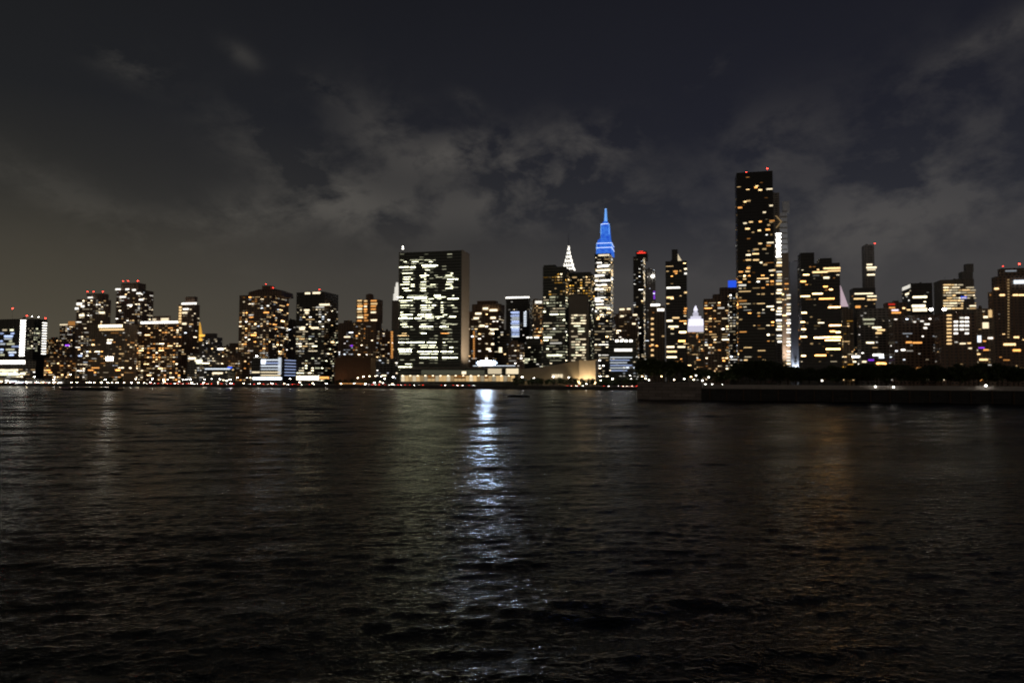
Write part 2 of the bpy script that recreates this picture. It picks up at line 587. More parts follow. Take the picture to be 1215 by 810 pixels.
b.win(233, 240, 429, 4.5, 'office', 1.6); b.win(224, 232, 425, 2.4, 'neutral', 2); b.win(258, 265, 414, 2.2, 'white', 2)
b = B('pavilion', 'low glass pavilion with glowing blue-white roof edge right of the stair column tower', 'pavilion', 242, 280, 434.5, 800, 'dark')
b.win(243, 273, 437.5, 1.6, 'cool', 0.9); b.win(252, 264, 442.5, 1.8, 'neutral', 1.6); b.win(270, 275, 436, 2, 'blue', 1.2)
b.grid(0.3, 'pale', seed=14)
b = B('apartment_building', 'low orange lit block at the foot of the broad gabled tower', 'apartment building', 262, 296, 424, 890, 'brown')
b.grid(0.4, 'warm', seed=15)

# ---- tower C (gabled)
b = B('apartment_tower', 'broad tower with sloping shoulders, red roof lamps and many orange windows', APT, 282, 341, 349.5, 935, 'brick', xm=318)
xa = b.loc(297, 346, b.dp * 0.3)[0]
xb = b.loc(337, 346, b.dp * 0.3)[0]
zt, zs = b.z(315, 343, b.dp * 0.3), b.z(300, 347, b.dp * 0.3)
frustum('sloping_roof', [(rect((xa + xb) / 2, b.dp * .5, (xb - xa) / 2, b.dp * .32), b.h - 1.3), (rect((xa + xb) / 2, b.dp * .5, (xb - xa) / 2 - 1, b.dp * .3), zs), (rect((xa + xb) / 2, b.dp * .5, (xb - xa) / 4, b.dp * .2), zt)], b.wall, b.root)
b.tier(311, 321, 339, inset=0.4, z0=zt - 1)
b.beacon(315.5, 337.5, y=b.dp * .5, base=zt, s=14, r=.7); b.beacon(324, 342, y=b.dp * .5, base=zs, s=14, r=.7); b.beacon(313, 342, y=b.dp * .5, base=zs, s=9, r=.6)
b.grid(0.42, 'warm', seed=16, cw=5.2)
b.grid(0.13, 'pale', seed=17, cw=5.2, bright=1.4)
b = B('glass_hall', 'blue-white glowing glass hall at the water below the broad gabled tower', 'hall', 298, 352, 425, 780, 'dark', xm=335)
for k in range(6):
    y = 427 + k * 3.6
    b.win(309.5, 332.5, y, 1.5, ('cool', 'pale_blue', 'cool', 'cool', 'neutral', 'neutral')[k], (0.9, 0.7, 0.9, 0.6, 0.8, 0.9)[k])
    b.add('r', b.dp * 0.55, b.z(320, y), b.dp * 0.75, 1.4, 'pale_blue', 0.5, True)
b.win(310, 315, 429, 5, 'cool', 3); b.win(330, 333.5, 434, 18, 'cool', 0.7, name='mullion_light')
b.win(300, 334, 448.8, 2.4, 'cool', 4.5); b.win(299, 308, 441.5, 1.8, 'neutral', 1.0)
b.beacon(304.5, 423, color='white', s=45, r=0.9, name='roof_lamp', y=3)
b = B('office_building', 'blank grey slab peeping out between the gabled tower and the flat black one', 'office building', 336, 354, 380, 1010, 'concrete')
b.grid(0.04, 'pale', seed=1)
b = B('apartment_tower', 'flat-topped black tower with one red beacon and scattered cream windows', APT, 350, 400, 346, 880, 'black', xm=384)
b.grid(0.26, 'pale', seed=21, y0=362, cw=5.0)
b.grid(0.2, 'office', seed=22, y0=395, cw=5.0)
b.beacon(379, 344, y=2, s=14)
for x0, x1, y in ((362, 368, 348), (371, 380, 347.6), (379, 391, 361.5), (361, 367, 368), (362, 366, 371), (369, 378, 389), (355, 362, 388.5)):
    b.win(x0, x1, y, 2.0, 'neutral', 1.5)
b.win(350, 378, 448.3, 4.4, 'neutral', 3.2, name='lobby_window'); b.win(379, 390, 448, 2.6, 'orange', 1.5, name='lobby_window')
b = B('apartment_building', 'dark block with few white dots, in the gap right of the flat black tower', 'apartment building', 398, 424, 383, 1000, 'brick')
b.tier(408, 415, 380)
b.grid(0.28, 'cold', seed=23, y0=392)
b.win(416, 419.5, 410, 1.8, 'purple', 1.0)
b = B('apartment_tower', 'round-capped tower with stacked orange lit balconies', APT, 418, 452, 381.5, 930, 'brown')
xa, xb, y, zt = b.tier(423, 448.5, 355.5, 'upper_shaft', inset=0.04, dp=b.dp * 0.9)
cxx = (xa + xb) / 2
frustum('roof_drum', [(circle(cxx, b.dp * .5, 5.5, 16), zt - 1), (circle(cxx, b.dp * .5, 5.5, 16), b.z(435, 350, b.dp * .5)), (circle(cxx, b.dp * .5, 2, 16), b.z(435, 348.6, b.dp * .5))], b.wall, b.root)
for k in range(8):
    yy = 356.5 + k * 3.3
    for x0, x1 in ((424, 431), (432, 437), (440, 447.5)):
        if RNG.random() < 0.8:
            b.win(x0, x1 - RNG.random() * 2, yy + RNG.random(), 1.7, RNG.choice(('orange', 'warm', 'neutral', 'orange')), RNG.choice((0.5, 0.9, 1.5)), y=b.dp * .04)
b.grid(0.3, 'apt', seed=24)
b = B('warehouse', 'windowless brown brick building dimly lit, on the shore right of the flat black tower', 'warehouse', 397, 446, 424, 800, plain('brown_brickwork', (0.20, 0.12, 0.075), 0.9, scale=0.8), xm=440)
b.tier(404, 420, 421.5)
b = B('apartment_building', 'block with a small bright lamp on its roof corner, left of the lit glass slab', 'apartment building', 441, 467, 392.5, 985, 'brick')
b.beacon(452, 388, s=45, color='warm', name='roof_lamp')
b.grid(0.2, 'pale', seed=25)
for k in range(22):
    b.win(464, 466, 393.5 + k * 2.05, 1.2, 'orange', 0.9, name='stair_window')
b = B('apartment_building', 'low dark block at the left foot of the lit glass slab', 'apartment building', 446, 473, 425, 870, 'concrete')
b.grid(0.35, 'cold', seed=26)
# white spire behind the UN slab
b = B('spire_skyscraper', 'far skyscraper whose white lit crown peeps out left of the lit glass slab', SKY, 464, 484, 356, 1900, 'stone')
cx = b.loc(471, 350, b.dp / 2)[0]
cy = b.dp / 2
q = [b.z(470, v, cy) for v in (356, 349, 348, 341, 340, 335)]
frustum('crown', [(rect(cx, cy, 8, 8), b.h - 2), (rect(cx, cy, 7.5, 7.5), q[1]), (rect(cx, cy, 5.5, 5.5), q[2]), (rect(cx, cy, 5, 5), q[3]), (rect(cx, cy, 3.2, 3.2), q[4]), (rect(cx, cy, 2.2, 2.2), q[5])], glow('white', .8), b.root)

# ---- the glass slab
b = B('glass_slab_tower', 'huge flat glass slab tower with rows of lit offices and a blank pale end wall', OFF, 472, 556, 296.8, 822, 'green', xm=547)
side = box('end_wall', b.w - 0.6, b.w + 0.25, -0.4, b.dp + 0.3, 0, b.h + 0.6, PLAIN_STONE, b.root)
box('end_wall', -0.25, 0.6, -0.4, b.dp + 0.3, 0, b.h + 0.6, PLAIN_STONE, b.root)
UN = {103: '110-130d 160-300d', 112: '128-150 170-210 258-285', 122: '165-200d', 131: '222-310b', 140: '105-195b 225-300', 155: '120-180d 240-270', 172: '120-180 235-250 370-390', 183: '210-270 345-390', 192: '125-170 215-250 295-395d', 203: '125-180 235-250 355-415b', 217: '125-170 215-250 350-390', 230: '110-190 215-250 265-300 345-390', 240: '165-190 210-300d 370-390', 250: '120-165 215-250 345-390', 262: '130-175 215-250', 287: '150-255d 285-325b 380-395', 296: '95-130b 145-255b 288-350', 304: '180-290 300-330 355-418b', 314: '105-180 220-270', 323: '110-150 240-285 320-340', 338: '110-180 215-270 275-300b 320-340 372-395', 350: '110-160d 215-290 320-340 380-410d', 362: '220-280 320-340', 374: '110-130 215-280d 320-340', 387: '110-180b 200-280b 330-360', 397: '115-150 215-350 365-412b', 405: '100-180b 185-230b 240-290 300-320', 417: '200-290d', 428: '120-150d 320-350d', 437: '110-150 215-250 330-410d', 449: '120-180 210-285b 315-365b', 461: '220-280d 330-380d', 483: '118-150y 218-252b 320-370o', 495: '95-160y', 512: '100-160d 330-390d', 530: '100-240b 248-310b 330-350', 545: '160-180d 205-300 330-360d', 556: '215-310 365-390b', 565: '100-175b', 578: '105-175b 200-315b 320-390b', 590: '105-170d 215-310', 609: '212-310b 328-412b', 642: '135-175', 657: '100-175b', 672: '105-195b', 687: '125-195'}
for yz, runs in UN.items():
    for r in runs.split():
        kd = r[-1] if r[-1].isalpha() else 'm'
        x0, x1 = [float(v) for v in r.rstrip('dbyo').split('-')]
        s = {'d': 0.3, 'm': 0.9, 'b': 1.9, 'y': 0.6, 'o': 0.8}[kd]
        c = {'y': 'warm', 'o': 'orange'}.get(kd, 'office')
        hp = {'d': 1.0, 'm': 1.35, 'b': 2.0}.get(kd, 1.4)
        xx = x0
        while xx < x1 - 7:
            ln = min(x1 - xx, RNG.choice((40, 55, 75)))
            b.win(450 + xx / 4.375, 450 + (xx + ln - 8) / 4.375, 285 + yz / 4.375, hp * .42, c, 4.6 * s * RNG.uniform(0.6, 1.2))
            xx += ln
rf = random.Random(3)
for k in range(37):
    y = 301.5 + k * 3.58
    for x0, x1 in ((474, 480), (480, 486), (486, 493), (497, 503), (503, 509), (509, 515), (515, 520), (524, 530), (530, 537), (537, 544)):
        if rf.random() < .28:
            b.add('f', (b.loc(x0, y)[0] + b.loc(x1, y)[0]) / 2, b.z((x0 + x1) / 2, y), (x1 - x0 - .8) * .95, .9, 'office', rf.choice((.1, .18, .3, .5)), True, proud=.1)
b.beacon(478, 296, y=2, color='white', s=5, r=1.0, name='roof_lamp'); b.beacon(478, 293.5, y=2.5, color='white', s=9, r=0.8, name='roof_lamp')

# ---- behind the slab, x 556-650
b = B('apartment_tower', 'rounded brick tower with big cream windows just right of the glass slab', APT, 554, 598, 369, 1010, 'brown', xm=592)
b.tier(560, 594, 361, 'setback', inset=0.1); zz = b.z(575, 361)
b.tier(566, 588, 357, 'setback', inset=0.25, z0=zz - 1)
b.grid(0.2, 'pale', seed=31, cw=5.4, fh=3.6)
for k in range(16):
    b.win(561.5, 563, 393.5 + k * 2.1, 1.2, 'orange', 0.8, name='stair_window')
for x0, x1, y in ((564, 571, 372), (562, 568, 377.5), (573, 579, 366), (581, 590, 368), (582, 588, 377), (569, 575, 386.5), (582, 591, 391), (581, 587, 395.5), (583, 589, 408), (577, 582, 414)):
    b.win(x0, x1, y, 2.3, 'neutral', 1.7)
b = B('office_tower', 'glass tower with a white lit roof rim and glowing blue-white shafts', OFF, 600, 632, 353.5, 1160, 'dark', xm=628)
b.win(600, 628, 353.2, 1.8, 'white', 2.4, name='roof_light_strip')
for k in range(14):
    b.win(606 + (k % 2), 616, 370.5 + k * 2.2, 1.4, RNG.choice(('cool', 'pale_blue', 'pale_blue')), RNG.choice((0.6, 1.0, 1.5)))
for k in range(9):
    b.win(621.5, 624.5, 370.5 + k * 2.0, 1.3, 'cool', 1.1)
b.grid(0.05, 'cold', seed=33)
b = B('office_tower', 'beige tower with warm corner lights, behind the glowing blue-white shafts', OFF, 624, 650, 355, 1330, 'tan')
b.grid(0.35, 'warm', seed=34)
b.win(635, 643, 358.5, 3.2, 'white', 1.1)
b = B('office_building', 'small dark block with a bright lit corner before the rounded brick tower', 'office building', 586, 607, 391, 940, 'dark')
b.grid(0.16, 'pale', seed=35)
b.win(592, 595.5, 415, 6, 'neutral', 1.6)
b = B('office_building', 'low block below the blue-white shafts with cream lit terrace', 'office building', 603, 622, 406, 905, 'brick')
b.grid(0.4, 'pale', seed=36)
b = B('office_building', 'squat greenish building with a row of lamps along its roof', 'office building', 613, 646, 408, 960, 'green')
b.tier(624, 640, 399.5)
for x in (626, 630, 635, 638):
    b.win(x - 1.2, x + 1.6, 400.3, 1.6, 'white', 1.8, y=b.dp * .2)
b.grid(0.15, 'office', seed=37)
b.win(617, 628, 426.5, 3.2, 'office', 0.5); b.win(621, 626, 430, 1.6, 'office', 0.7)

# ---- twin green glass hotel towers and pale block
b = B('office_tower', 'green glass tower with a notched dark roof, just before the triangle-lit spire', OFF, 644, 676, 316, 930, 'green', xm=671)
b.tier(645, 659, 314.5, 'roof_screen', inset=0.1)
b.grid(0.42, 'gold', seed=41, y0=323, y1=352, cw=4.0, fh=3.8, bright=0.8, x0=646)
b.grid(0.62, 'office', seed=42, y0=352, cw=4.4, fh=3.8, run=0.5, bright=0.8, x1=673)
b.win(649, 667, 421.5, 2.2, 'office', 1.6)
b = B('office_tower', 'broad green glass tower with gold dotted top floors, left of the blue crown', OFF, 672, 706, 322.5, 990, 'green', xm=701)
b.grid(0.5, 'gold', seed=43, y0=327, y1=356, cw=3.6, fh=3.8, bright=0.8)
b.grid(0.22, 'office', seed=44, y0=356)
b = B('office_building', 'pale concrete block with blank top and dense lit rows, below the triangle-lit spire', 'office building', 675, 699, 350, 880, PLAIN_STONE, xm=697)
for k in range(19):
    y = 374 + k * 3.15
    x = 678.0
    while x < 694:
        ln = RNG.choice((3, 5, 8))
        if RNG.random() < 0.66:
            b.win(x, min(695, x + ln - 0.6), y, 1.5, RNG.choice(('office', 'neutral', 'neutral')), RNG.choice((0.5, 0.9, 1.5)))
        x += ln
# triangle-lit art deco spire
b = B('art_deco_skyscraper', 'art deco skyscraper with a tapering crown of white triangular windows and needle', SKY, 660, 691, 330, 1650, 'stone', xm=688)
cx, cy = b.loc(674.5, 320, 14)[0], 14.0
px = 1650 / 850 / 0.98
zb = b.z(674, 321, cy)
H_ = b.z(674, 291, cy) - zb
lev = []
for t, hw in ((0, 13.5), (.12, 12.2), (.13, 10.6), (.30, 9.4), (.31, 8.0), (.47, 6.8), (.48, 5.6), (.62, 4.6), (.63, 3.8), (.78, 2.6), (.79, 2.2), (1.0, 1.0)):
    lev.append((rect(cx, cy, hw, hw), zb + H_ * t))
frustum('crown', [(rect(cx, cy, 13.5, 13.5), b.h - 2)] + lev, plain('steel_cladding', (0.45, 0.45, 0.43), 0.35, 0.8), b.root)
frustum('needle', [(circle(cx, cy, 0.9, 8), zb + H_ * .98), (circle(cx, cy, 0.15, 8), b.z(674, 277, cy))], STEEL, b.root)
for i, (t0, t1, hw, n) in enumerate(((0.0, .13, 13.5, 5), (.13, .31, 10.6, 4), (.31, .48, 8.0, 3), (.48, .63, 5.6, 3), (.63, .79, 3.8, 2), (.79, 1.0, 2.3, 1))):
    for k in range(n):
        xx = cx + (k - (n - 1) / 2) * hw * 2 / n
        ww = hw * 0.66 / n
        z0, z1 = zb + H_ * (t0 + .01), zb + H_ * (t1 - 0.02)
        yy = cy - hw - 0.5
        mesh_obj('triangular_window', [(xx - ww, yy, z0), (xx + ww, yy, z0), (xx, yy + 0.6, z1), (xx - ww, yy + 1.8, z0), (xx + ww, yy + 1.8, z0), (xx, yy + 1.9, z1)],
                 [(0, 1, 2), (5, 4, 3), (0, 3, 4, 1), (1, 4, 5, 2), (2, 5, 3, 0)], glow('white', 2.6), b.root)
        xr_ = cx + hw + 0.5
        y_ = cy + (k - (n - 1) / 2) * hw * 2 / n
        mesh_obj('triangular_window', [(xr_, y_ - ww, z0), (xr_, y_ + ww, z0), (xr_ - .6, y_, z1), (xr_ - 1.8, y_ - ww, z0), (xr_ - 1.8, y_ + ww, z0), (xr_ - 1.9, y_, z1)],
                 [(0, 1, 2), (5, 4, 3), (0, 3, 4, 1), (1, 4, 5, 2), (2, 5, 3, 0)], glow('white', 2.6), b.root)

# ---- blue crowned skyscraper
b = B('crowned_skyscraper', 'tall white-lit skyscraper with a stepped bright blue crown and spire', SKY, 706, 730.5, 300, 1560, 'dark', xm=725)
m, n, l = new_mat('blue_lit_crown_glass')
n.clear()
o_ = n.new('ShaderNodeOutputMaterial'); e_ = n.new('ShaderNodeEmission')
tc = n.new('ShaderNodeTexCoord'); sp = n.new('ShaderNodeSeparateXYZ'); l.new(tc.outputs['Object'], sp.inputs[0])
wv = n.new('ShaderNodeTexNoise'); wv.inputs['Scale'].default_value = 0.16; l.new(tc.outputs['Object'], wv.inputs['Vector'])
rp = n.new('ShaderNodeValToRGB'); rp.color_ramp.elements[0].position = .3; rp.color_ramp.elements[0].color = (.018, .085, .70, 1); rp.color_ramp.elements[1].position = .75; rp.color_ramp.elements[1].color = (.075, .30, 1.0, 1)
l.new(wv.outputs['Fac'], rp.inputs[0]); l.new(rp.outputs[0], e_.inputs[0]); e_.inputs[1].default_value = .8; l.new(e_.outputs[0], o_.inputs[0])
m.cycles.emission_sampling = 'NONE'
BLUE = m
x0, z0 = b.loc(707, 300); x1, _ = b.loc(725.5, 300); _, z1 = b.loc(715, 284)
cy = b.dp / 2
za, zb_, zc, zd = b.z(717, 284), b.z(717, 281), b.z(718, 264.5, cy), b.z(719, 247.5, cy)
xc = (x0 + x1) / 2 + 1
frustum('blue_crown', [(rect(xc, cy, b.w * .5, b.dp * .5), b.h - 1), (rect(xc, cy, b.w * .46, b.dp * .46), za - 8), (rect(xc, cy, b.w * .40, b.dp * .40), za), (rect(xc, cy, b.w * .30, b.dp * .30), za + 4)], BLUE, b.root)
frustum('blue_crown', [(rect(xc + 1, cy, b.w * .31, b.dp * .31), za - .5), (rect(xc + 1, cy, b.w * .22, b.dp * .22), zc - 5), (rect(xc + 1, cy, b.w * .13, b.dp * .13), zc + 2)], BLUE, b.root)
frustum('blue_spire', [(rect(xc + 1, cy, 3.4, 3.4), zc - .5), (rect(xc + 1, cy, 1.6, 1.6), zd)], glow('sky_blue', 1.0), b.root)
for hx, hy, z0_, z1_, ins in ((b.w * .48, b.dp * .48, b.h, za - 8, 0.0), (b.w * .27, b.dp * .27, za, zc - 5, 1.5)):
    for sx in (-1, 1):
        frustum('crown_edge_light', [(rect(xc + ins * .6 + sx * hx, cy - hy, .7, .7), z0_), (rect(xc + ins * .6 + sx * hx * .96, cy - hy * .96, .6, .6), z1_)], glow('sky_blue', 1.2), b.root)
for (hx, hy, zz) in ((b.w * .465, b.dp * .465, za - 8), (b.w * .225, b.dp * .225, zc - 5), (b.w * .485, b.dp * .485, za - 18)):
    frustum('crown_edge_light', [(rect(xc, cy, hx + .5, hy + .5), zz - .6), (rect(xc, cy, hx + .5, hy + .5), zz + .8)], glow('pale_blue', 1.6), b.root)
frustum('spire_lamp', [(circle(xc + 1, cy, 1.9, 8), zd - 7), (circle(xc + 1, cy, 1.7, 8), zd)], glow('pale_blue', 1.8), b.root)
b.grid(0.62, 'pale', seed=51, y0=302, y1=376, cw=5.2, fh=4.2, run=0.45, bright=1.35, side=1.0)
for y, x0, x1, s in ((303, 710, 723, 1.2), (312, 708, 714, 2.2), (316, 709, 722, 2.8), (321, 707, 724, 2.2), (327, 706, 717, 2.6), (333, 706, 724, 2.4), (338, 707, 720, 2.0), (343, 706, 716, 1.8), (354, 706, 712, 2.4), (357, 706, 716, 2.8), (361, 707, 716, 2.2), (365, 707, 724, 1.6)):
    b.win(x0, x1, y, 2.1, RNG.choice(('white', 'neutral', 'white')), s * .9)
b = B('office_tower', 'dark tower with slanting cream windows at the foot of the blue crowned skyscraper', OFF, 705, 730, 377, 900, 'dark', xm=727)
b.grid(0.42, 'pale', seed=52, cw=5.0, run=0.35, bright=1.1)
b.win(708, 711, 378, 2.6, 'warm', 2.4)
b = B('office_building', 'stepped dark block between the blue crowned skyscraper and the red-topped one', 'office building', 728, 757, 372, 1080, 'brick')
b.tier(734, 749, 365)
b.grid(0.22, 'pale', seed=53)
for x0, x1, y in ((735, 741, 367), (744, 748, 366.5), (736, 740, 375), (751, 756, 373.5), (750, 754, 384)):
    b.win(x0, x1, y, 2, 'neutral', 1.5)
b = B('office_building', 'low glass block with four white lamps in a row on its top edge', 'office building', 722, 757, 402.5, 850, 'green', xm=755)
for x in (732, 737.5, 743, 748.5):
    b.win(x - 1.6, x + 1.6, 404.3, 2.4, 'white', 5, name='roof_lamp')
b.win(729, 750, 415.2, 3.4, 'white', 1.4)
for k in range(6):
    b.win(724, 750 - (k % 3) * 3, 424 + k * 3.1, 1.5, ('cool', 'pale_blue')[k % 2], 0.55)
b.grid(0.3, 'cold', seed=54, y0=420)

# ---- red top tower & neighbours
b = B('slim_skyscraper', 'slim black skyscraper with a glowing red crown', SKY, 752, 768.5, 304, 1250, 'black', xm=764)
xa, xb, y, zt = b.tier(754.5, 767.5, 298.5, 'crown', inset=0.12)
b.win(756, 766, 300.2, 1.3, 'red', 1.5, y=b.dp * .12, name='crown_light'); b.win(758, 763, 298.3, .9, 'red', 1.2, y=b.dp * .12, name='crown_light')
b.grid(0.16, 'pale', seed=55, side=2.2)
for y in (303, 307, 322, 327, 345, 352):
    b.add('r', b.dp * .5, b.z(764, y), b.dp * .7, 3.2, 'neutral', 1.4, True)
b = B('office_tower', 'grey tower with a white disc of light and a purple streak, beside the red crown', OFF, 763, 778, 319, 1420, 'concrete')
b.beacon(774.5, 329, y=-1, color='white', s=16, r=2.6, name='round_lamp', base=b.z(774, 333))
b.win(775.6, 777, 350, 10, 'purple', 0.8, name='light_strip')
b.grid(0.1, 'cold', seed=56)
b = B('apartment_building', 'tan block with a curved white lit roof edge and one warm window column', 'apartment building', 770, 789, 363, 1010, 'tan')
b.win(772, 783, 361.8, 2.6, 'white', 2.4, name='roof_light_strip'); b.win(780, 788, 367.5, 3, 'white', 2.4, name='roof_light_strip')
for k in range(8):
    b.win(772.5, 775.5, 378 + k * 6.2, 2.2, 'warm', 1.1)
b.grid(0.06, 'warm', seed=57)
b = B('apartment_tower', 'dark square-shouldered tower with a small lit wedge beside its roof box', APT, 790.5, 816, 309.5, 960, 'dark', depth=22)
xa, xb, y, zt = b.tier(797, 804, 296, inset=0.25)
x_, z_ = b.loc(804.3, 309, 4)
mesh_obj('lit_wedge', [(x_, 4, z_), (x_ + 4.6, 4, z_), (x_, 4, z_ + 9), (x_, 7, z_), (x_ + 4.6, 7, z_), (x_, 7, z_ + 9)], [(0, 1, 2), (5, 4, 3), (0, 3, 4, 1), (1, 4, 5, 2), (2, 5, 3, 0)], glow('neutral', 0.7), b.root)
b.grid(0.12, 'warm', seed=58, cw=5)
for x0, x1, y, c, s in ((799, 804, 322, 'orange', .9), (791, 807, 341.5, 'white', 1.8), (791, 799, 353, 'warm', 1.6), (791, 798, 380.5, 'neutral', 2.2), (798, 806, 377, 'warm', 1.0), (793, 805, 387.5, 'neutral', 1.8), (806, 814, 394, 'warm', 6), (805, 813, 404.5, 'orange', 5), (791, 800, 411.5, 'neutral', 2), (804, 813, 411.5, 'neutral', 1.4), (791, 803, 417, 'warm', 1.6), (791, 803, 423.5, 'neutral', 2.2), (812, 815, 319, 'neutral', 1.8), (812, 815, 324.5, 'white', 1.4), (812, 815, 347, 'warm', 1.2), (812, 815, 366, 'orange', 1.2)):
    b.win(x0, x1, y, 2.2, c, s)
# lilac lit wedding-cake crown
b = B('ornate_tower', 'ornate building with a lilac-white floodlit wedding-cake crown', OFF, 815.5, 837, 393, 1350, 'stone', depth=28)
cx, cy = b.w / 2, 14.0
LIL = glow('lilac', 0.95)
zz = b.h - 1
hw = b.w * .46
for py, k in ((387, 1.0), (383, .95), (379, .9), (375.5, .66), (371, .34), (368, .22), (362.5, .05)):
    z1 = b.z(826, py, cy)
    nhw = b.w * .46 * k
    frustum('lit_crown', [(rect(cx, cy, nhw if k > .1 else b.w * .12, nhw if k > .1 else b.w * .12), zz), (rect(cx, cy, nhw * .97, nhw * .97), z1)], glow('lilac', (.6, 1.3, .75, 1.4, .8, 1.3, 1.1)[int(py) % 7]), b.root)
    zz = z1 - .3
for x in (817, 822, 827, 832, 835):
    b.win(x, x + 1.6, 388, 7, 'white', 1.3, name='crown_light')
b.grid(0.35, 'warm', seed=59)
b = B('apartment_building', 'stepped brick building below a small blue sign, dense with lit windows', 'apartment building', 836, 877, 354, 930, 'brick', depth=26)
b.tier(846, 868, 349, 'setback', inset=.15)
b.tier(854, 877, 341, 'upper_floor', inset=.3)
x0, z0 = b.loc(864, 339.5, b.dp * .3 - .6); x1, z1 = b.loc(876, 332.5, b.dp * .3 - .6)
box('blue_sign', x0, x1, b.dp * .3 - .6, b.dp * .3 + .6, z0 - 1.5, z1, glow('blue', .8), b.root)
b.grid(0.3, 'warm', seed=60, x1=866, cw=5)
b.grid(0.18, 'pale', seed=61, x1=866)
b = B('apartment_tower', 'narrow glass tower glittering with white lights, hard left of the tallest black one', APT, 866, 878, 347, 880, 'dark', depth=14)
b.grid(0.75, 'pale', seed=62, cw=3.4, fh=3.3, bright=0.9)

# ---- the tallest black slab
b = B('black_glass_skyscraper', 'tallest black glass slab with two red roof beacons and scattered amber windows', SKY, 875, 920.5, 205, 815, 'black', depth=24, rec=0.15)
for x, y in ((885.5, 205.3), (910.5, 200.8)):
    b.beacon(x, y, y=4, s=20, r=.7)
tw = [(897, 222.5, 3.5), (902, 225.5, 4), (913, 224.5, 7), (884, 239.5, 3), (888, 238.5, 5), (878, 246.5, 5), (915, 244, 4), (907, 252, 3.5), (884, 265, 4), (891, 263.5, 4.5), (902, 263, 3), (916, 262, 6), (887, 271.5, 5), (912, 267, 3), (901, 273.5, 3.5), (911, 272.5, 5), (902, 289, 4), (914, 288, 8), (912, 291.5, 5), (907, 295.5, 4.5), (897, 296, 6), (888, 302.5, 5.5), (888, 308.5, 6), (897, 308.5, 7), (903, 311.5, 3), (908, 314, 4.5), (879, 322.5, 5), (888, 318, 4), (887, 322, 5), (915, 321, 5), (918, 320.5, 4)]
for x, y, w in tw:
    b.win(x - w / 2, x + w / 2, y, 2.0, RNG.choice(('warm', 'warm', 'neutral', 'orange')), RNG.choice((0.5, 1.0, 1.8)))
b.grid(0.27, 'warm', seed=63, y0=324, y1=440, cw=4.6, fh=3.4, bright=1.4, run=0.25)
b.grid(0.05, 'warm', seed=64, y0=210, y1=330, cw=4.6, fh=3.4, bright=0.5)
# towers behind the black slab
b = B('apartment_tower', 'dim tower with a dazzling white window column, half hidden by the tallest black slab', APT, 912, 928, 229, 1010, 'concrete', depth=16)
for k in range(13):
    b.win(920.8 + (k % 3) * .5, 926.6 - (k % 2) * .7, 277.5 + k * 2.25, 1.25, 'white', RNG.choice((5, 9, 14)))
for k in range(28):
    y = 308 + k * 3.6
    if RNG.random() < .8:
        b.win(921 + RNG.random() * 2, 927.5, y, 2.0, RNG.choice(('white', 'neutral', 'warm')), RNG.choice((.6, 1.4, 2.4)))
for i, (xa, ya, xb, yb) in enumerate(((920.5, 256, 927, 263), (927, 263, 921, 270.5))):
    (x0, z0), (x1, z1) = b.loc(xa, ya), b.loc(xb, yb)
    t = .9
    mesh_obj('chevron_brace', [(x0 - t, -1.2, z0), (x1 - t, -1.2, z1), (x1 + t, -1.2, z1), (x0 + t, -1.2, z0), (x0 - t, .2, z0), (x1 - t, .2, z1), (x1 + t, .2, z1), (x0 + t, .2, z0)], BOXF, glow('warm', 0.22), b.root)
b = B('apartment_tower', 'pale slender tower strung with white lights, just right of the dazzling window column', APT, 928.5, 938, 300, 1150, PLAIN_STONE, depth=14)
PS = b
b.grid(0.3, 'warm', seed=66, y0=330, cw=3.4, fh=4, side=.2)
for k in range(24):
    y = 350 + k * 3.7
    if RNG.random() < .85:
        b.win(933.5, 938, y, 2.1, RNG.choice(('white', 'white', 'neutral')), RNG.choice((1.0, 2.0, 3.0)))
b = B('unfinished_tower', 'ghostly grey tower frame rising behind the dazzling window column', 'skyscraper', 927.5, 937, 252, 1300, plain('bare_concrete_frame', (.55, .54, .54), .8), depth=14)
GH = b
xa, xb, yy, zz = b.tier(928.5, 936.5, 239, 'hoist_frame', inset=.1, dp=6)
for k in range(12):
    z = b.h * .62 + k * (b.h * .38) / 12
    box('floor_slab', -.7, b.w + .7, -.8, b.dp + .5, z, z + .7, PLAIN_STONE, b.root)
b = B('office_tower', 'blank blue-grey slab floodlit from its foot, right of the tallest black one', OFF, 938.5, 949, 310, 1420, plain('pale_grey_panel', (0.33, 0.34, 0.38), 0.6), depth=20)
b.beacon(945, 437, y=-4, color='cool', s=60, r=1.8, base=0, name='flood_lamp')

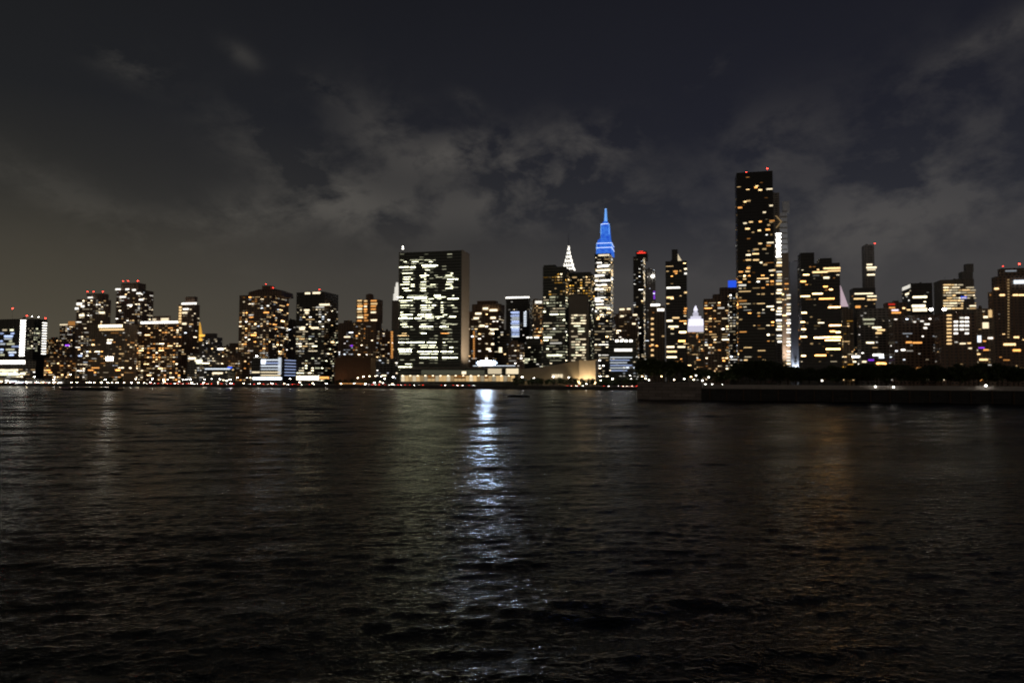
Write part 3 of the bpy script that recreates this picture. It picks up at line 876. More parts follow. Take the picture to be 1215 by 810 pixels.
# ---- right group
b = B('office_tower', 'dark double-height tower with long amber window bands and a square roof box', OFF, 948, 999, 313, 850, 'dark', xm=952)
b.tier(949.5, 966, 300, 'tall_wing', inset=.12)
b.tier(972, 987, 306.5)
b.win(977, 997, 318.5, 2.4, 'warm', 1.6); b.win(964, 982, 323, 2.2, 'warm', 1.7); b.win(982, 997, 321.5, 2.0, 'warm', 1.2); b.win(977, 984, 329.5, 2.6, 'neutral', 1.6)
for x0, x1, y, c, s in ((950, 956, 334, 'orange', 1.1), (977, 982, 340, 'orange', 1), (984, 988, 343.5, 'warm', 1.3), (964, 976, 348.5, 'neutral', 1.2), (972, 990, 354.5, 'orange', .9), (983, 997, 364.5, 'warm', 1.6), (951, 957, 371, 'neutral', 1.5), (984, 998, 386, 'warm', 1.9), (985, 991, 393, 'orange', 1.5), (992, 997, 394, 'neutral', 2.0), (966, 978, 400.5, 'neutral', 2.2), (978, 998, 400, 'warm', 2.0), (979, 997, 403.5, 'warm', 1.9), (980, 997, 414, 'warm', 1.8), (967, 980, 421.5, 'orange', 1.6), (950, 955, 382, 'neutral', 1.1), (951, 956, 390.5, 'neutral', 1.3), (950, 957, 399.5, 'neutral', 1.6), (951, 956, 422, 'neutral', 1.8), (950, 961, 351.5, 'neutral', 1), (984, 998, 438, 'white', 2.6), (953, 960, 326, 'neutral', .9)):
    b.win(x0, x1, y, 1.8, {'warm': 'amber', 'neutral': 'warm'}.get(c, c), s * 4.0)
b.grid(0.10, 'warm', seed=67, bright=.6)
# slanted white roof tower
b = B('slant_roof_tower', 'far tower with a floodlit white slanted roof, right of the amber-banded tower', OFF, 990, 1008, 364, 1700, 'stone', depth=24)
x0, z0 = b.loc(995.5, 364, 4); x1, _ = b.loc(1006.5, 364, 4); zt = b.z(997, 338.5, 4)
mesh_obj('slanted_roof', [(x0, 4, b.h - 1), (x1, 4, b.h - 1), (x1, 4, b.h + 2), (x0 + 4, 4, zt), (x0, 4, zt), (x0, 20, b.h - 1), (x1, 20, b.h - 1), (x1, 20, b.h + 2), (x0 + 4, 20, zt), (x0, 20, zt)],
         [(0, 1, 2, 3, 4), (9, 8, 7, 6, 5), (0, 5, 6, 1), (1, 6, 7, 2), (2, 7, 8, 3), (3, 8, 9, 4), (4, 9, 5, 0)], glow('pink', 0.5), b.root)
b = B('slim_skyscraper', 'pencil-thin tower with a tiny red beacon and two lit bands', SKY, 1027.5, 1040.5, 290.5, 1500, 'concrete', depth=22)
b.beacon(1038, 289.5, y=3, s=16, r=1.0)
for x0, x1, y, s in ((1028.5, 1035, 314, 1.4), (1028, 1040, 317.5, 1.6), (1029, 1039, 320, .8), (1029, 1038, 326, 1.6)):
    b.win(x0, x1, y, 2.2, 'neutral', s)
b = B('office_tower', 'dark square tower with three cream bands at the foot of the pencil-thin tower', OFF, 1011.5, 1041, 341.5, 1180, 'dark', depth=26)
b.win(1014, 1036, 348.5, 2.0, 'neutral', 1.4); b.win(1013, 1026, 354.5, 2, 'warm', 1.2); b.win(1029, 1040, 351.5, 2, 'neutral', 1.4); b.win(1029, 1040, 355.5, 2, 'warm', 1.2); b.win(1015, 1021, 364, 3.2, 'orange', 1)
b.grid(0.05, 'warm', seed=70)
for k in range(13):
    b.win(1017.2, 1019.4, 371 + k * 2.6, 1.6, 'neutral', .35)
b = B('apartment_building', 'narrow warm dotted building between the amber-banded tower and the dark square one', 'apartment building', 1000, 1014, 366, 1000, 'tan')
b.grid(0.42, 'gold', seed=71, y0=380, cw=4)
b = B('office_building', 'grey glass block with broken white lights below the pencil-thin tower', 'office building', 1018, 1056, 366, 960, 'concrete')
for x0, x1, y, c, s in ((1024, 1038, 379, 'office', .5), (1035, 1046, 388.5, 'neutral', 1.8), (1041, 1050, 391.5, 'warm', 1.4), (1039, 1046, 395, 'warm', 1.2), (1028, 1037, 406.5, 'neutral', 2.2), (1036, 1048, 421, 'white', 7), (1043, 1049, 424, 'cool', 1.6), (1030, 1037, 427, 'purple', .7), (1040, 1052, 431, 'orange', 6), (1011, 1020, 423, 'white', 6), (1012, 1016, 429, 'neutral', 1.6), (1023, 1028, 429, 'neutral', 1.4), (1025, 1037, 384, 'office', .35)):
    b.win(x0, x1, y, 2.2, c, s)
b.grid(0.06, 'pale', seed=72)
b = B('apartment_building', 'brick block whose roof terrace glows orange and red, left of the white-cornered tower', 'apartment building', 1050, 1078, 359, 1060, 'brick')
for x0, x1, y, c, s in ((1058, 1066, 368, 'pink', 1.4), (1058, 1069, 371, 'orange', 1.2), (1071, 1074, 365.5, 'warm', 2), (1055, 1062, 365, 'orange', .8), (1076, 1080, 367.5, 'warm', 1.2), (1062, 1069, 379, 'orange', .9), (1063, 1070, 384, 'orange', 1.0), (1054, 1062, 361, 'red', .5)):
    b.win(x0, x1, y, 2.2, c, s)
b.grid(0.04, 'warm', seed=73)
b = B('office_tower', 'flat black tower with a lit white corner and two broad cream bands', OFF, 1072.5, 1109, 336, 1130, 'black', xm=1083)
b.add('l', b.dp * .5, b.h - 3.5, b.dp * .9, 5.0, 'white', .75, True); b.add('l', b.dp * .4, b.z(1083, 347), b.dp * .4, 2.6, 'neutral', 1.8, True)
b.win(1083, 1100, 352.5, 2.8, 'neutral', 2.0); b.win(1082, 1098, 363, 3.2, 'neutral', 2.2); b.win(1083, 1100, 367.5, 4.5, 'neutral', 1.6)
b.grid(0.05, 'pale', seed=74)
b = B('office_tower', 'broad tower whose top floors are solid rows of cream light', OFF, 1110.5, 1159, 332, 1230, 'stone', xm=1119)
for k in range(10):
    y = 338 + k * 3.1
    x = 1119.5
    while x < 1157:
        ln = RNG.choice((3, 4, 7, 10))
        if RNG.random() < (.9 if x < 1140 else .55):
            b.win(x, min(1158, x + ln - .8), y, 1.7, RNG.choice(('warm', 'neutral', 'neutral')), RNG.choice((.5, 1.0, 1.6)))
        x += ln
b.win(1140, 1147, 353, 3.5, 'blue', .8)
b = B('skyscraper', 'unlit misty tower rising faintly behind the solid rows of cream light', SKY, 1143, 1158, 322, 2300, 'concrete', depth=30)
b.tier(1146, 1155, 313, 'crown', inset=.2)
b = B('apartment_building', 'wide dark block dotted with small white windows, under the white-cornered tower', 'apartment building', 1055, 1112, 374, 900, 'brick', xm=1062)
b.grid(0.13, 'cold', seed=75, bright=.9)
for x0, x1, y, c, s in ((1075, 1082, 406, 'orange', 1.3), (1083, 1094, 406.5, 'orange', 1.2), (1087, 1095, 437, 'orange', 1.6), (1110, 1114, 380, 'warm', 1.3), (1111, 1118, 423.5, 'orange', 1), (1069, 1074, 415, 'white', 2.6), (1092, 1096, 381, 'white', .9), (1097, 1103, 384.5, 'white', 1.4), (1096, 1100, 389, 'white', 1.6)):
    b.win(x0, x1, y, 2.2, c, s)
b.beacon(1105, 369, y=2, color='white', s=30, r=1.7, name='roof_lamp')
b = B('apartment_building', 'dark block with two ladders of square white windows and a lamp on its roof', 'apartment building', 1110, 1160, 372, 840, 'brick', xm=1117)
b.beacon(1120.5, 368.8, y=2, color='white', s=32, r=1.7, name='roof_lamp')
for k in range(9):
    b.win(1123.5, 1129, 374 + k * 4.2, 2.2, 'warm', 1.1)
for k in range(5):
    for x in (1132, 1139, 1145):
        if RNG.random() < .85:
            b.win(x, x + 4.6, 377 + k * 4.6, 2.4, 'white', RNG.choice((.9, 1.6, 2.2)))
b.grid(0.08, 'pale', seed=76, y0=395)
b.win(1139, 1146, 407.5, 2, 'neutral', 1.3); b.win(1148, 1152, 407, 2, 'warm', 1.3)
b = B('apartment_building', 'block with cream and blue light clusters, beside the tower at the right edge', 'apartment building', 1158, 1182, 366, 890, 'tan')
for x0, x1, y, c, s, h in ((1167, 1172, 376, 'neutral', 1.6, 3), (1166, 1173, 386, 'neutral', 1.2, 8), (1173, 1177, 372, 'warm', .8, 10), (1160, 1164, 402, 'cool', 1.6, 9), (1172, 1178, 401, 'white', 1.8, 2.4), (1161, 1168, 412.5, 'purple', .9, 2), (1156, 1163, 420, 'warm', 1.4, 2.4), (1162, 1172, 426.5, 'warm', 1.7, 2.6), (1167, 1173, 415, 'orange', 1.2, 2)):
    b.win(x0, x1, y, h, c, s)
b.grid(0.12, 'warm', seed=77, bright=.7)
b = B('apartment_tower', 'round-shouldered dark tower at the right edge with red roof lights', APT, 1175, 1232, 345, 930, 'brick', xm=1181)
b.tier(1181, 1226, 328, 'setback', inset=.1); zz = b.z(1200, 328)
b.tier(1187, 1222, 318.5, 'setback', inset=.22, z0=zz - 1)
zz = b.z(1200, 318.5)
b.beacon(1190, 316.5, s=9, r=.6, base=zz - 2); b.beacon(1209.5, 314, s=22, r=.9, base=zz - 2)
b.win(1203, 1216, 334.5, 5, 'cool', 1.3, y=-.3); b.win(1193, 1206, 321.5, 2.4, 'cool', .22, y=b.dp * .22)
for x0, x1, y in ((1180, 1185, 342.5), (1186, 1192, 350), (1202, 1208, 350), (1209, 1216, 350), (1203, 1209, 400)):
    b.win(x0, x1, y, 2.4, 'warm', 1.9)
b.win(1191, 1205, 408.5, 3, 'warm', 2.0); b.win(1202, 1211, 415.5, 3, 'orange', 2.0)
for k in range(21):
    b.win(1195.5, 1197.6, 332 + k * 3.4, 1.8, 'warm', .3, name='stair_window')
b.grid(0.04, 'warm', seed=78)

# ---- the assembly complex on the shore
b = B('conference_building', 'long low conference building with a warm glowing colonnade below the glass slab', 'conference building', 474, 617, 436.5, 760, 'green', xm=612, depth=26)
box('roof_slab', -1.5, b.w + 1, -2.0, b.dp, b.h - .6, b.h + .5, PLAIN_STONE, b.root)
for k in range(30):
    x0 = 476 + k * 4.5
    if k in (7, 8, 14, 15, 16, 22):
        b.win(x0, x0 + 3.9, 446.5, 3.0, 'orange', .25, name='colonnade_window'); b.win(x0, x0 + 3.9, 450.5, 3.2, 'warm', .5, name='colonnade_window')
    else:
        b.win(x0, x0 + 4.1, 448.8, 6.6, 'warm' if k % 3 else 'neutral', RNG.choice((.28, .4, .6, .6, .8)), name='colonnade_window')
    if k % 2 == 0:
        b.win(x0 + 1, x0 + 2.6, 445.6, 1.4, 'neutral', 2.6, name='ceiling_lamp', proud=.4)
b.win(579, 595, 440, 6.6, 'neutral', .62); b.win(600.5, 615, 440.2, 6.4, 'neutral', .95)
b.win(548, 553, 442, 3.2, 'neutral', 1.6); b.win(500, 575, 441.5, 5.0, 'office', .06)
b.win(562, 612, 433.9, 1.2, 'cool', .7, name='roof_light_strip', proud=2.4)
CONF = b
# assembly hall with saddle roof
d_ = 775
P = [on_plane(604, 440, d_), on_plane(688, 440, d_)]
root = empty('assembly_hall', (P[0].x, P[0].y, G0), -AV, 'windowless hall with a sagging roofline and a floodlit concave end wall', 'assembly hall')
Mi = (Matrix.Translation((P[0].x, P[0].y, G0)) @ Matrix.Rotation(-AV, 4, 'Z')).inverted()


def hz(px, py, y=0.0):
    q = Mi @ on_plane(px, py, d_ + y)
    return q.x, q.z


N = 24
vs, fs = [], []
xe = hz(687, 440)[0]
for i in range(N + 1):
    t = i / N
    x = xe * t
    px_ = 604 + 83 * t
    ytop = 438.5 - 1.0 * t - 10.0 * t ** 1.6
    z = hz(px_, ytop)[1]
    sag = 4.0 * math.sin(PI * t)
    vs += [(x, sag * .6, 0), (x, sag * .35, z), (x, 34, z - 1.5), (x, 34, 0)]
for i in range(N):
    a = i * 4
    for j in range(4):
        fs.append((a + j, a + (j + 1) % 4, a + 4 + (j + 1) % 4, a + 4 + j)[::-1])
fs.append((0, 1, 2, 3)); fs.append(tuple(N * 4 + j for j in (3, 2, 1, 0)))
mesh_obj('hall_wall', vs, fs, plain('warm_limestone', (0.38, 0.34, 0.27), .8, var=.15, scale=.1), root)
# concave floodlit end wall facing the river, between two fins
xa, z1 = hz(687.2, 426.9); xb, _ = hz(706.5, 427)
vs, fs = [], []
N = 16
for i in range(N + 1):
    t = i / N
    x = xa + (xb - xa) * t
    y = 3.2 * math.sin(PI * t) - .4
    zt = z1 - 1.0 * math.sin(PI * t) * .6
    vs += [(x, y, 0), (x, y, zt), (x, 30, zt), (x, 30, 0)]
for i in range(N):
    a = i * 4
    for j in range(4):
        fs.append((a + j, a + (j + 1) % 4, a + 4 + (j + 1) % 4, a + 4 + j)[::-1])
fs.append((0, 1, 2, 3)); fs.append(tuple(N * 4 + j for j in (3, 2, 1, 0)))
mesh_obj('end_wall', vs, fs, plain('pale_limestone', (0.55, 0.50, 0.43), .8, var=.08, scale=.1), root)
x0, z0 = hz(627, 437.6); x1, _ = hz(643, 437.6)
for k in range(8):
    xx = x0 + (x1 - x0) * k / 8
    box('high_window', xx, xx + 1.3, 1.6, 3.2, z0 - .6, z0 + .7, glow('warm', .8), root)
x0, z0 = hz(655, 446); x1, _ = hz(668, 446)
for k in range(4):
    xx = x0 + (x1 - x0) * k / 4
    box('door', xx, xx + 2.4, -.3, 3, max(.1, z0 - 2), z0 + 2, glow('neutral', .9), root)
Mh = Mi.inverted()


def lamp(kind, name, loc, energy, col, size=1.0, target=None, spot=70):
    L = bpy.data.lights.new(name, kind)
    L.energy = energy
    L.color = col
    if kind == 'SPOT':
        L.spot_size = math.radians(spot)
        L.spot_blend = .6
        L.shadow_soft_size = size
    elif kind == 'POINT':
        L.shadow_soft_size = size
    o = bpy.data.objects.new(name, L)
    o.location = loc
    COL.objects.link(o)
    if target is not None:
        o.rotation_euler = (Vector(target) - Vector(loc)).to_track_quat('-Z', 'Y').to_euler()
    return o


WARM = (1, .70, .36)
# floods at the hall's foot (fixtures are parts of the hall)
for fx, fy, en, tx in ((xa + 1.0, -3.5, 20000, xa + 2.5), (xb - 1.0, -3.5, 20000, xb - 2.5), (xa - 14, -9, 1500, xa - 16), (xa - 34, -9, 1100, xa - 36), (xa - 58, -9, 700, xa - 60)):
    fxm = frustum('flood_fixture', [(rect(fx, fy - .6, .5, .35), 0), (rect(fx, fy - .6, .4, .25), .9)], STEEL, root)
    lamp('SPOT', 'flood_beam', Mh @ Vector((fx, fy, 1.4)), en, WARM, .3, Mh @ Vector((tx, 2, 13)), 110)
# floods for the slab's pale end wall, brown warehouse
u = BUILDINGS[[x.name for x in BUILDINGS].index('glass_slab_tower')]
lamp('SPOT', 'flood_beam', u.M @ Vector((u.w + 42, u.dp * .5 - 15, 26)), 120000, (1, .78, .55), 1.0, u.M @ Vector((u.w, u.dp * .5, 70)), 95)
wb = [x for x in BUILDINGS if x.name == 'warehouse'][0]
lamp('SPOT', 'street_glow', wb.M @ Vector((wb.w * .2, -12, 8)), 800, (1, .55, .28), .5, wb.M @ Vector((wb.w * .2, 0, 14)), 130)
lamp('SPOT', 'street_glow', wb.M @ Vector((wb.w * .75, -12, 8)), 600, (1, .55, .28), .5, wb.M @ Vector((wb.w * .75, 0, 14)), 130)
lamp('SPOT', 'flood_beam', GH.M @ Vector((GH.w * .5, -60, GH.h * .55)), 110000, (.9, .93, 1), 1.0, GH.M @ Vector((GH.w * .5, 0, GH.h * .85)), 120)
lamp('SPOT', 'street_glow', PS.M @ Vector((PS.w * .5, -30, 30)), 160000, (1, .75, .6), 1.0, PS.M @ Vector((PS.w * .5, 0, 110)), 120)
gs = [x for x in BUILDINGS if abs(x.xl - 938.5) < .1][0]
lamp('SPOT', 'flood_beam', gs.M @ Vector((gs.w * .6, -10, 14)), 90000, (.75, .82, 1), 1.0, gs.M @ Vector((gs.w * .5, 0, 120)), 90)

# roof floodlight bank on the conference building: the brilliant source
x0, z0 = CONF.loc(577.5, 433.2, 3)
rt = empty('floodlight_bank', CONF.M @ Vector((x0, 3, CONF.h + .5)), -AV, 'dazzling blue-white floodlight bank on the conference building roof', 'floodlight')
hh = z0 - CONF.h - .5
for sx in (-9, -3, 3, 9):
    frustum('post', [(circle(sx, 0, .16, 8), 0), (circle(sx, 0, .12, 8), hh + .6)], STEEL, rt)
box('crossbar', -12, 12, -.12, .12, hh - .2, hh + .1, STEEL, rt)
for k in range(36):
    col = k % 12
    sx = -11.0 + col * 2.0
    zq = hh + .1 + 1.65 * (k // 12)
    if col in (0, 11) and k // 12 != 1:
        continue
    out_ = min(col, 11 - col)  # dimmer outer lamps are added to draw the glare round the source
    hsg = frustum('lamp_housing', [(rect(sx, .1, .85, .35), zq), (rect(sx, .1, .9, .4), zq + 1.55)], STEEL, rt)
    ln = box('lens', sx - .78, sx + .78, -.52, -.28, zq + .1, zq + 1.45, glow('flood', (6, 12, 25, 75, 230, 260)[out_], True), hsg)

for b in BUILDINGS:
    b.finish()

# ------------------------------------------------------------------ the shore, road, traffic
R2 = Matrix.Rotation(-AV, 4, 'Z')


def ave(s, d, z=0.0):
    """point at distance s along the avenue line (to the right) and perpendicular distance d"""
    return Vector((CA * s + SA * d, -SA * s + CA * d, z))


def ave_poly(name, s0, s1, d0, d1, z0, z1, mat):
    vs = [ave(s, d, z) for z in (z0, z1) for s, d in ((s0, d0), (s1, d0), (s1, d1), (s0, d1))]
    return mesh_obj(name, vs, BOXF, mat)


def s_at(px, d):
    p = on_plane(px, 452, d)
    return p.x * CA - p.y * SA


BULK = 690
tag(ave_poly('ground', -9000, 9000, BULK, 14000, -6, G0, plain('city_ground', (0.10, 0.10, 0.095), .9, scale=.05)), kind='structure')
tag(ave_poly('embankment', -2500, 2500, BULK - .8, BULK - .01, -5, G0 + .5, plain('bulkhead_concrete', (0.13, 0.12, 0.11), .85, scale=.2, var=.5)), kind='structure')
tag(ave_poly('road', -2500, 2500, 703, 727, G0 + .004, G0 + .02, plain('asphalt', (0.05, 0.05, 0.05), .8)), kind='structure')
tag(ave_poly('pavement', -2500, 2500, 693, 702.9, G0 + .004, G0 + .14, plain('pavement_concrete', (0.22, 0.21, 0.2), .85)), kind='structure')

LM = [(60, 'the hospital tower'), (135, 'the twin dark towers'), (209, 'the bright white roof line'), (238, 'the slim stair column tower'), (282, 'the golden pyramid roof'), (346, 'the broad gabled tower'), (398, 'the flat black tower'), (446, 'the windowless brown building'), (473, 'the orange stair column'), (556, 'the lit glass slab'), (612, 'the dazzling floodlight bank'), (690, 'the sagging assembly hall'), (757, 'the blue crowned skyscraper'), (815, 'the dark square-shouldered tower'), (862, 'the lilac wedding-cake crown'), (925, 'the tallest black slab'), (948, 'the blank blue-grey slab'), (1000, 'the amber-banded tower'), (1050, 'the pencil-thin tower'), (1110, 'the white-cornered tower'), (1160, 'the solid rows of cream light'), (9999, 'the tower at the right edge')]


def lm(px):
    return next(t for x, t in LM if px < x)


# --- cars
CARBODY = [plain('car_paint_%s' % c, v, .3, .2, var=.05) for c, v in (('silver', (.35, .35, .36)), ('black', (.02, .02, .022)), ('white', (.7, .7, .68)), ('maroon', (.16, .02, .02)), ('yellow', (.65, .38, .03)))]
CARNAME = ['silver', 'black', 'white', 'maroon', 'yellow']
TYRE = plain('tyre_rubber', (.02, .02, .02), .9)
GLASS = plain('dark_car_glass', (.02, .025, .03), .1)


def car_profile_mesh(name, prof, hw0, taper):
    vs, fs = [], []
    k = len(prof)
    for sgn in (-1, 1):
        for x, z in prof:
            vs.append((x, sgn * (hw0 - taper * max(0, z - .8)), z))
    for i in range(k):
        j = (i + 1) % k
        fs.append((i, j, k + j, k + i))
    fs.append(tuple(range(k - 1, -1, -1)))
    fs.append(tuple(range(k, 2 * k)))
    me = bpy.data.meshes.new(name)
    me.from_pydata(vs, [], fs)
    return me


BODY_ME = car_profile_mesh('body', [(-2.25, .35), (-2.28, .75), (-2.1, .98), (-1.3, 1.04), (1.0, 1.02), (2.0, .88), (2.27, .62), (2.2, .32)], .9, .1)
CAB_ME = car_profile_mesh('cabin', [(-1.75, 1.02), (-1.1, 1.5), (.15, 1.52), (1.05, 1.0)], .84, .35)
CAB_ME.materials.append(GLASS)
bm = bmesh.new()
bmesh.ops.create_cone(bm, cap_ends=True, segments=14, radius1=.34, radius2=.34, depth=.24, matrix=Matrix.Rotation(PI / 2, 4, 'X'))
WHEEL_ME = bpy.data.meshes.new('wheel'); bm.to_mesh(WHEEL_ME); bm.free(); WHEEL_ME.materials.append(TYRE)


def lightbox(name, x0, x1, y0, y1, z0, z1, mat):
    me = bpy.data.meshes.new(name)
    me.from_pydata(box_v(x0, x1, y0, y1, z0, z1), [], BOXF)
    me.materials.append(mat)
    return me


HEAD_ME = [lightbox('headlight', 2.0, 2.34, y0, y1, .58, .8, glow('white', 26)) for y0, y1 in ((.5, .93), (-.93, -.5))]
TAIL_ME = [lightbox('taillight', -2.36, -1.95, y0, y1, .68, .95, glow('red', 8)) for y0, y1 in ((.5, .95), (-.95, -.5))]


def car(px, d, south, ci, label):
    s = s_at(px, d)
    root = empty('parked_car' if False else 'car', ave(s, d, G0 + .02), -AV + (PI if south else 0), label, 'car', 'cars driving on the riverside road')
    def part(nm, me, mat=None, loc=(0, 0, 0)):
        o = bpy.data.objects.new(nm, me)
        if mat is not None:
            if not me.materials:
                me.materials.append(mat)
            o.material_slots[0].link = 'OBJECT'
            o.material_slots[0].material = mat
        o.location = loc
        o.parent = root
        COL.objects.link(o)
    part('body', BODY_ME, CARBODY[ci])
    part('cabin', CAB_ME)
    for x in (-1.4, 1.4):
        for y in (-.8, .8):
            part('wheel', WHEEL_ME, None, (x, y, .34))
    for me in HEAD_ME:
        part('headlight', me)
    for me in TAIL_ME:
        part('taillight', me)


rc = random.Random(11)
SOUTH = [176, 186, 196, 201, 208, 214, 221, 227, 236, 243, 250, 262, 272, 275, 300, 310, 321, 326, 345, 440, 447, 470, 478, 500, 736, 742, 747, 752]
NORTH = [6, 18, 30, 44, 57, 68, 205, 229, 340, 352, 356, 370, 430, 460, 490, 525, 541, 547, 560, 675, 681, 690, 720, 866, 884, 898, 941, 948, 952, 960]
for i, px_ in enumerate(SOUTH):
    c = rc.randrange(5)
    car(px_ + rc.uniform(-1, 1), 722 + (i % 2) * 3.4, True, c, 'car showing red tail lights on the riverside road below %s' % lm(px_))
for i, px_ in enumerate(NORTH):
    c = rc.randrange(5)
    car(px_ + rc.uniform(-1, 1), 706 + (i % 2) * 3.4, False, c, 'car showing white headlights on the riverside road below %s' % lm(px_))


# --- street lamps
def street_lamp(p, zl, color='white', s=40, r=.45, label='', group='street lamps along the far shore', base=G0):
    root = empty('street_lamp', (p.x, p.y, base), -AV, label, 'street lamp', group)
    h = max(2.0, zl - base)
    frustum('pole', [(circle(0, 0, .16, 8), 0), (circle(0, 0, .12, 8), h * .5), (circle(0, 0, .08, 8), h)], STEEL, root)
    box('arm', -.06, .06, -1.3, .1, h - .05, h + .08, STEEL, root)
    hd = frustum('lamp_head', [(rect(0, -1.5, .5, .4), h + .05), (rect(0, -1.5, .35, .25), h + .35)], STEEL, root)
    frustum('bulb', [(rect(0, -1.5, r * .6, r * .6), h - .9 * r), (rect(0, -1.5, r, r), h - .1), (rect(0, -1.5, r, r), h + .049)], glow(color, s, True), hd)
    return root


LAMPS = [(104, 455, 'neutral'), (108, 455.3, 'white'), (113, 455, 'neutral'), (121.5, 454.6, 'neutral'), (129, 455.2, 'neutral'), (134, 455, 'neutral'), (140, 455.2, 'neutral'), (148.5, 454.5, 'neutral'), (157, 455, 'white'), (165, 455.3, 'neutral'), (172, 455, 'neutral'), (126, 450, 'white'), (162, 449.5, 'white'), (182, 449.3, 'white'), (195, 450, 'white'), (200, 450, 'white'), (218, 450, 'white'), (222, 449.8, 'white'), (227, 450, 'white'), (244, 450, 'white'), (252, 449, 'white'), (262, 449.5, 'white'), (270, 451.5, 'white'), (274, 450, 'white'), (283, 447.5, 'white'), (294, 448, 'white'), (345, 449, 'white'), (425, 448, 'neutral'), (432, 446.5, 'neutral'), (439, 446, 'neutral'), (446, 446, 'neutral'), (453, 446.5, 'neutral'), (457, 449, 'white'), (467, 447, 'white'), (445, 453.5, 'white'), (455, 454, 'white'), (620, 447, 'white'), (634, 448, 'white'), (657, 447, 'white'), (675, 447.5, 'white'), (696, 455, 'white'), (712, 446, 'white'), (713, 451, 'neutral'), (727, 449, 'white'), (748, 445, 'white'), (749, 449, 'white'), (42, 447, 'white'), (66, 447, 'white'), (85, 444, 'neutral'), (65, 450, 'white')]
rl = random.Random(4)
LAMPS += [(x + rl.uniform(-2, 2), rl.uniform(452.5, 455.5), rl.choice(('white', 'neutral', 'neutral'))) for x in list(range(4, 98, 10)) + list(range(180, 470, 16))]
for i, (px_, py_, c) in enumerate(LAMPS):
    d = 696 + (i * 7 % 5) * .8 if py_ > 452 else 733 + (i * 3 % 4)
    p = on_plane(px_, py_, d)
    street_lamp(p, p.z, c, (55 if c == 'white' else 45) * (.25, .5, .8, 1.1, 1.4)[(i * 13) % 5], .5 if py_ > 452 else .42, '%s street lamp with a %s head below %s' % ('waterside' if py_ > 452 else 'tall', {'white': 'white', 'neutral': 'cream'}[c], lm(px_)))
# a lit orange underpass wall right of the flat black tower
s0, s1 = s_at(402, 729.5), s_at(434, 729.5)
rt = empty('retaining_wall', ave((s0 + s1) / 2, 729.5, G0), -AV, 'low roadside wall washed by orange lamps below the windowless brown building', 'wall')
L = (s1 - s0) / 2
box('wall', -L, L, 0, .8, 0, 3.2, plain('rough_concrete', (.3, .25, .2), .9), rt)
for k in range(8):
    x = -L + (k + .5) * 2 * L / 8
    box('wall_lamp', x - 1.6, x + 1.6, -.25, -.002, 1.7, 2.3, glow('orange', .9), rt)


# ------------------------------------------------------------------ trees
LEAF, nL, lL = new_mat('leaf')
bL = nL['Principled BSDF']
bL.inputs['Roughness'].default_value = .6
tcL = nL.new('ShaderNodeTexCoord'); nzL = nL.new('ShaderNodeTexNoise'); nzL.inputs['Scale'].default_value = .6
lL.new(tcL.outputs['Object'], nzL.inputs['Vector'])
rpL = nL.new('ShaderNodeValToRGB'); rpL.color_ramp.elements[0].color = (.025, .04, .012, 1); rpL.color_ramp.elements[1].color = (.075, .10, .03, 1)
lL.new(nzL.outputs['Fac'], rpL.inputs[0]); lL.new(rpL.outputs[0], bL.inputs['Base Color'])
BARK = plain('bark', (.09, .07, .05), .95)


def crown_mesh(seed, h, r, n=900, leaf=.42):
    rnd = random.Random(seed)
    lobes = []
    for _ in range(11):
        a = rnd.uniform(0, 2 * PI)
        q = rnd.uniform(0, .62) * r
        lobes.append((q * math.cos(a), q * math.sin(a), h * rnd.uniform(.42, .85), r * rnd.uniform(.32, .55)))
    vs, fs = [], []
    for _ in range(n):
        lx, ly, lz, lr = rnd.choice(lobes)
        v = Vector((rnd.gauss(0, 1), rnd.gauss(0, 1), rnd.gauss(0, 1))).normalized() * lr * rnd.random() ** .4
        c = Vector((lx + v.x, ly + v.y, max(h * .28, lz + v.z * .85)))
        nrm = Vector((rnd.gauss(0, 1), rnd.gauss(0, 1), rnd.gauss(0, 1))).normalized()
        t = nrm.orthogonal().normalized()
        w = nrm.cross(t)
        s = leaf * rnd.uniform(.6, 1.5)
        b0 = len(vs)
        vs += [c - t * s, c - w * s * .6, c + t * s * 1.1, c + w * s * .6]
        fs.append((b0, b0 + 1, b0 + 2, b0 + 3))
    me = bpy.data.meshes.new('crown')
    me.from_pydata(vs, [], fs)
    me.materials.append(LEAF)
    return me


def trunk_mesh(seed, h):
    rnd = random.Random(seed)
    bm = bmesh.new()
    prev = None
    n = 7

    def tube(p0, p1, r0, r1):
        ax = (p1 - p0).normalized()
        t = ax.orthogonal().normalized(); w = ax.cross(t)
        ring = []
        for p, r in ((p0, r0), (p1, r1)):
            ring.append([bm.verts.new(p + (t * math.cos(2 * PI * i / n) + w * math.sin(2 * PI * i / n)) * r) for i in range(n)])
        for i in range(n):
            bm.faces.new((ring[0][i], ring[0][(i + 1) % n], ring[1][(i + 1) % n], ring[1][i]))
        bm.faces.new(ring[1])
    top = Vector((rnd.uniform(-.3, .3), rnd.uniform(-.3, .3), h * .45))
    tube(Vector((0, 0, -.2)), top, .3, .2)
    for k in range(6):
        a = k * PI / 3 + rnd.uniform(-.4, .4)
        tube(top * rnd.uniform(.75, 1), Vector((math.cos(a) * h * .2, math.sin(a) * h * .2, h * rnd.uniform(.6, .8))), .13, .04)
    me = bpy.data.meshes.new('trunk')
    bm.to_mesh(me)
    bm.free()
    me.materials.append(BARK)
    return me


TREES = [(crown_mesh(i, 12, 5.2, 1300), trunk_mesh(i, 12)) for i in range(4)]
SMALL = [(crown_mesh(20 + i, 8, 4.0, 700, .4), trunk_mesh(20 + i, 8)) for i in range(3)]


